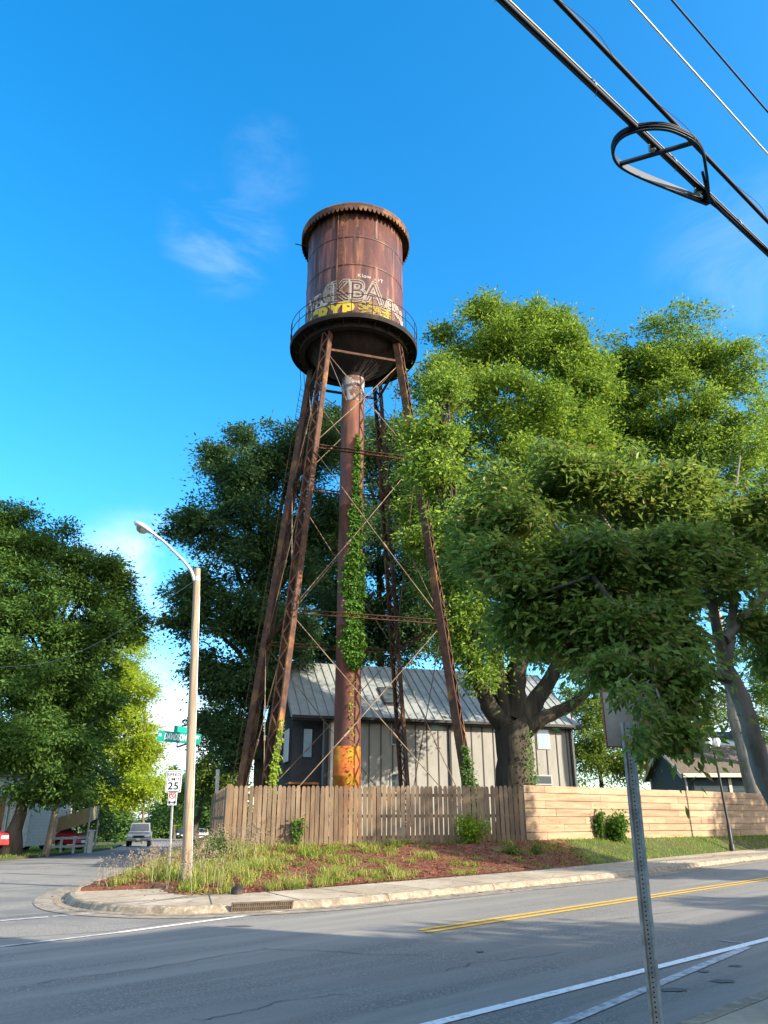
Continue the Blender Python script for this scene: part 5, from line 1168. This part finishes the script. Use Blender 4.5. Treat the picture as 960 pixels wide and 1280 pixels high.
for s_ in (-1, 1): m.box(sgc+e3*s_*.152, (.010, .008, .372), 0, (e3, n3, up)); m.box(sgc+up*s_*.182, (.30, .008, .010), 0, (e3, n3, up))
m.build('rim', 'sign_edge', pnl)
# black lamp post on the bank
lb_ = at(915, 1060, 33.2); lt = at(897.5, 938, 33.2); lt.x = lb_.x-.12; lb_.z = hz(lb_.x, lb_.y)-.05
lp_ = thing('lamp_post', 'slim black lamp post with twin glass lanterns in front of the plank fence', 'lamp post', lb_)
m = MB(); m.tube([lb_, lb_+up*.3, lb_+up*.32, lb_+up*1.0, lb_+up*1.05, lt], [.11, .10, .075, .07, .055, .045], 10); m.build('pole', 'black_metal', lp_)
for s_ in (-1, 1):
    c = lt+Vector((.17*s_, 0, .10)); m = MB(); m.tube([lt-up*.15, lt+Vector((.14*s_, 0, -.06)), c], .02, 6); a_o = m.build('arm', 'black_metal', lp_)
    m = MB(); m.lathe(c, [(.05, 0), (.13, .2), (.15, .34), (.12, .42), (0, .5)], 14); ln = m.build('lantern', 'headlight', lp_)
    m = MB(); m.lathe(c, [(.155, .40), (.13, .46), (.03, .56), (.0, .6)], 12); m.build('cap', 'black_metal', ln)
# utility poles of the side street
u0, u1 = at(57, 1066, 41.5), at(109, 835, 41.5); u0.z = base_z(u0.x, u0.y)
up_ = thing('utility_pole', 'leaning wooden utility pole among the dark trees on the left', 'utility pole', u0, 'utility poles')
m = MB(); limb(m, [u0, u0.lerp(u1, .5), u1], .17, .11, 10, .01, 3); m.build('pole', 'wood_pole', up_)
m = MB(); c = u0.lerp(u1, .80)+Vector((.35, -.1, 0)); m.lathe(c, [(0, -.45), (.24, -.45), (.25, .35), (.2, .42), (0, .45)], 14); m.build('transformer', 'galv', up_)
u0, u1 = at(180, 1040, 84), at(181, 893, 84); u0.z = base_z(u0.x, u0.y)
up2 = thing('utility_pole', 'distant utility pole with a crossarm and lamp arm against the white cloud', 'utility pole', u0, 'utility poles')
m = MB(); m.tube([u0, u1], [.16, .11], 8); m.build('pole', 'pole_dark', up2)
m = MB(); c = at(184, 918, 84); m.bar(c+Vector((-.7, 0, .05)), at(192, 920, 84), .12, .12); m.build('crossarm', 'pole_dark', up2)
m = MB(); m.tube([at(181, 950, 84), at(188, 944, 84), at(201, 944.5, 84)], .05, 6); m.box(at(201, 945, 84), (.8, .3, .18)); m.build('lamp_arm', 'aluminium', up2)
wp = at(273, 985, 40); wt = at(272.5, 962, 40); wp.z = .6
tag(MB().tube([wp, wt], .1, 10).build('white_post', 'white_paint', origin=wp), 'short white post rising behind the corner of the picket fence', 'post')

# ------------------------------------------------------------------ overhead wires
def wire_dir(pxa, pya, pxb, pyb, h_, ext=(30, 60)):
    ra, rb = ray(pxa, pya), ray(pxb, pyb); a = Vector((0, 0, EYE))+ra*(h_/ra.z); b = Vector((0, 0, EYE))+rb*(h_/rb.z); d = (b-a).normalized()
    return a, b, d
WY = 'cables over the near pavement'
def wire(name, label, pa, pb, h_, r_, mt, n=10, sagv=0):
    a, b, d = wire_dir(*pa, *pb, h_); p, q = a-d*28, b+d*40; L = (q-p).length; pts = [p.lerp(q, t)+up*(0) for t in np.linspace(0, 1, n)]
    o = MB().tube(pts, r_, 8).build(name, mt, origin=p); tag(o, label, 'cable', WY); return a, b, d, o
a1, b1, d1, o1 = wire('telecom_cable', 'thick black telecom cable bundle carrying the snowshoe loop', (628, 0), (960, 316), 5.0, .021, 'cable')
m = MB(); pr = Vector((-d1.y, d1.x, 0)); p0, q0 = a1-d1*28, b1+d1*40
m.tube([p0+pr*.028+up*.026, q0+pr*.028+up*.026], .013, 6); m.build('second_cable', 'cable', o1)
m = MB(); m.tube([p0+up*.055-pr*.005, q0+up*.055-pr*.005], .006, 5); m.build('strand', 'strand', o1)
m = MB()
for k in range(60):
    c = p0+d1*(1.1*k+.3); m.tube([c+pr*(.036*math.cos(t_)+.012)+up*(.044*math.sin(t_)+.02)+d1*t_*.03 for t_ in np.linspace(0, 6.3, 10)], .0025, 4, caps=False)
m.build('lashing', 'strand', o1)
a2, b2_, d2, o2 = wire('telecom_cable', 'black cable right beside the snowshoe loop, wound with a thin loose thread', (696, 0), (960, 277), 5.05, .018, 'cable')
m = MB(); pr2 = Vector((-d2.y, d2.x, 0)); pts = []
for t_ in np.linspace(-.5, 6, 140):
    c = a2+d2*t_; ph = t_*5.2; pts.append(c-pr2*(.02+.055*max(0, math.sin(ph)))*1.0-up*(.03+.06*max(0, math.sin(ph))))
m.tube(pts, .0022, 4); m.build('loose_thread', 'cable', o2)
wire('power_wire', 'thin bare white wire, second from the right at the top', (787, 0), (960, 193), 7.4, .0105, 'bare_wire')
wire('power_wire', 'thin dark wire nearest the top right corner', (840, 0), (960, 140), 8.0, .011, 'cable')
# snowshoe: a channel bent to a teardrop, hung flat under the cable
HS = 4.96
def onp(px, py, h_=HS): r = ray(px, py); return Vector((0, 0, EYE))+r*(h_/r.z)
sn = thing('snowshoe_loop', 'dark teardrop cable storage loop hanging between the black cables', 'cable loop', onp(825, 210))
outl = [(885, 254), (862, 245), (835, 234), (808, 223), (785, 212), (773, 203), (768, 192), (771, 180), (780, 171), (795, 165), (815, 162), (835, 163.5), (852, 170), (866, 178), (876, 191), (880, 208), (883, 230), (885, 254)]
pts = smooth_line([Vector((p[0], p[1], 0)) for p in outl], 3); P3 = [onp(p.x, p.y) for p in pts]; cen = sum(P3, Vector())/len(P3); m = MB(); k = len(P3); vs = []
for i, p in enumerate(P3):
    t_ = (P3[(i+1) % k]-P3[i-1]).normalized(); nr = Vector((-t_.y, t_.x, 0)); nr = nr if nr.dot(p-cen) > 0 else -nr
    vs += [p+up*.06, p-up*.012, p+nr*.022-up*.012, p+nr*.022-up*.006, p+nr*.004-up*.006, p+nr*.004+up*.054, p+nr*.022+up*.054, p+nr*.022+up*.06]
m.add(vs, [(i*8+j, i*8+(j+1) % 8, ((i+1) % k)*8+(j+1) % 8, ((i+1) % k)*8+j) for i in range(k) for j in range(8)]); m.build('channel', 'snow', sn)
m = MB(); pp = [p+up*.02+((p-cen).normalized()*.016) for p in P3[2:-4]]; m.tube(pp, .011, 6); m.tube([p+up*.024 for p in pp], .009, 6); m.build('looped_cable', 'cable', sn)
m = MB(); m.bar(onp(772, 207)+up*.01, onp(872, 178)+up*.01, .035, .02); cb_ = m.build('crossbar', 'snow', sn)
for px, py in ((815, 186), (872, 240)):
    m = MB(); c = onp(px, py, HS+.02); m.box(c+up*.01, (.05, .03, .06)); m.tube([c, c+up*.08], .008, 6); m.build('hanger_clamp', 'galv', sn)
m = MB(); a = onp(884, 250); m.tube([a, onp(900, 262), onp(930, 290, 4.98), onp(975, 330, 5.0)], .012, 6); m.tube([onp(878, 215), onp(884, 240), onp(896, 258), onp(925, 284, 4.99), onp(970, 322, 5.0)], .012, 6); m.build('tail_cable', 'cable', sn)
# service wires on the left
def loose(name, label, pts, r_, sag=0):
    P = [at(*p) for p in pts]; m = MB(); limb(m, P, r_, r_, 5, 0, 1, 6); return tag(m.build(name, 'strand', origin=P[0]), label, 'wire', 'service wires')
loose('service_wire', 'thin service wire sagging across the dark trees to the lamp pole', [(-60, 838, 30), (0, 834, 29), (60, 828, 28), (120, 805, 26), (180, 768, 24), (242, 727, 19.9)], .007)
for px0, py0, px1, py1, lab in ((183, 920, 300, 903, 'upper faint wire crossing the white cloud at the end of the street'), (183, 938, 300, 950, 'lower faint wire crossing the white cloud at the end of the street'), (201, 1002, 262, 1008, 'wire low across the street end beside the speed limit sign')):
    loose('service_wire', lab, [(px0, py0, 84), ((px0+px1)/2, (py0+py1)/2+3, 80), (px1, py1, 76)], .02)

# ------------------------------------------------------------------ low shop added behind the viewer, unseen, to shade the road
t = thing('shade_block', 'added low brick shop across the near pavement behind the viewer', 'building', tn(-8, 8, 0))
def sp_(a, b, z): return tn(a, b)+Vector((0, 0, z))
for (ta, tb, n0, n1, hh) in ((-40, 14.5, 7.5, 20, 9.2), (14.5, 48, 8, 20, 6.8)):
    m = MB(); m.hexa([sp_(ta, n0, 0), sp_(tb, n0, 0), sp_(tb, n1, 0), sp_(ta, n1, 0), sp_(ta, n0, hh), sp_(tb, n0, hh), sp_(tb, n1, hh), sp_(ta, n1, hh)]); m.build('wall', 'brick', t)
    for k in range(int((tb-ta)/4)):
        m = MB(); c = sp_(ta+2+4*k, n0-.03, 1.9); m.box(c, (2.6, .06, 2.2), 0, (RD, RN, up)); f = m.build('window', 'trim_white', t); m = MB(); m.box(c-RN*.04, (2.4, .03, 2.0), 0, (RD, RN, up)); m.build('pane', 'glass', f)
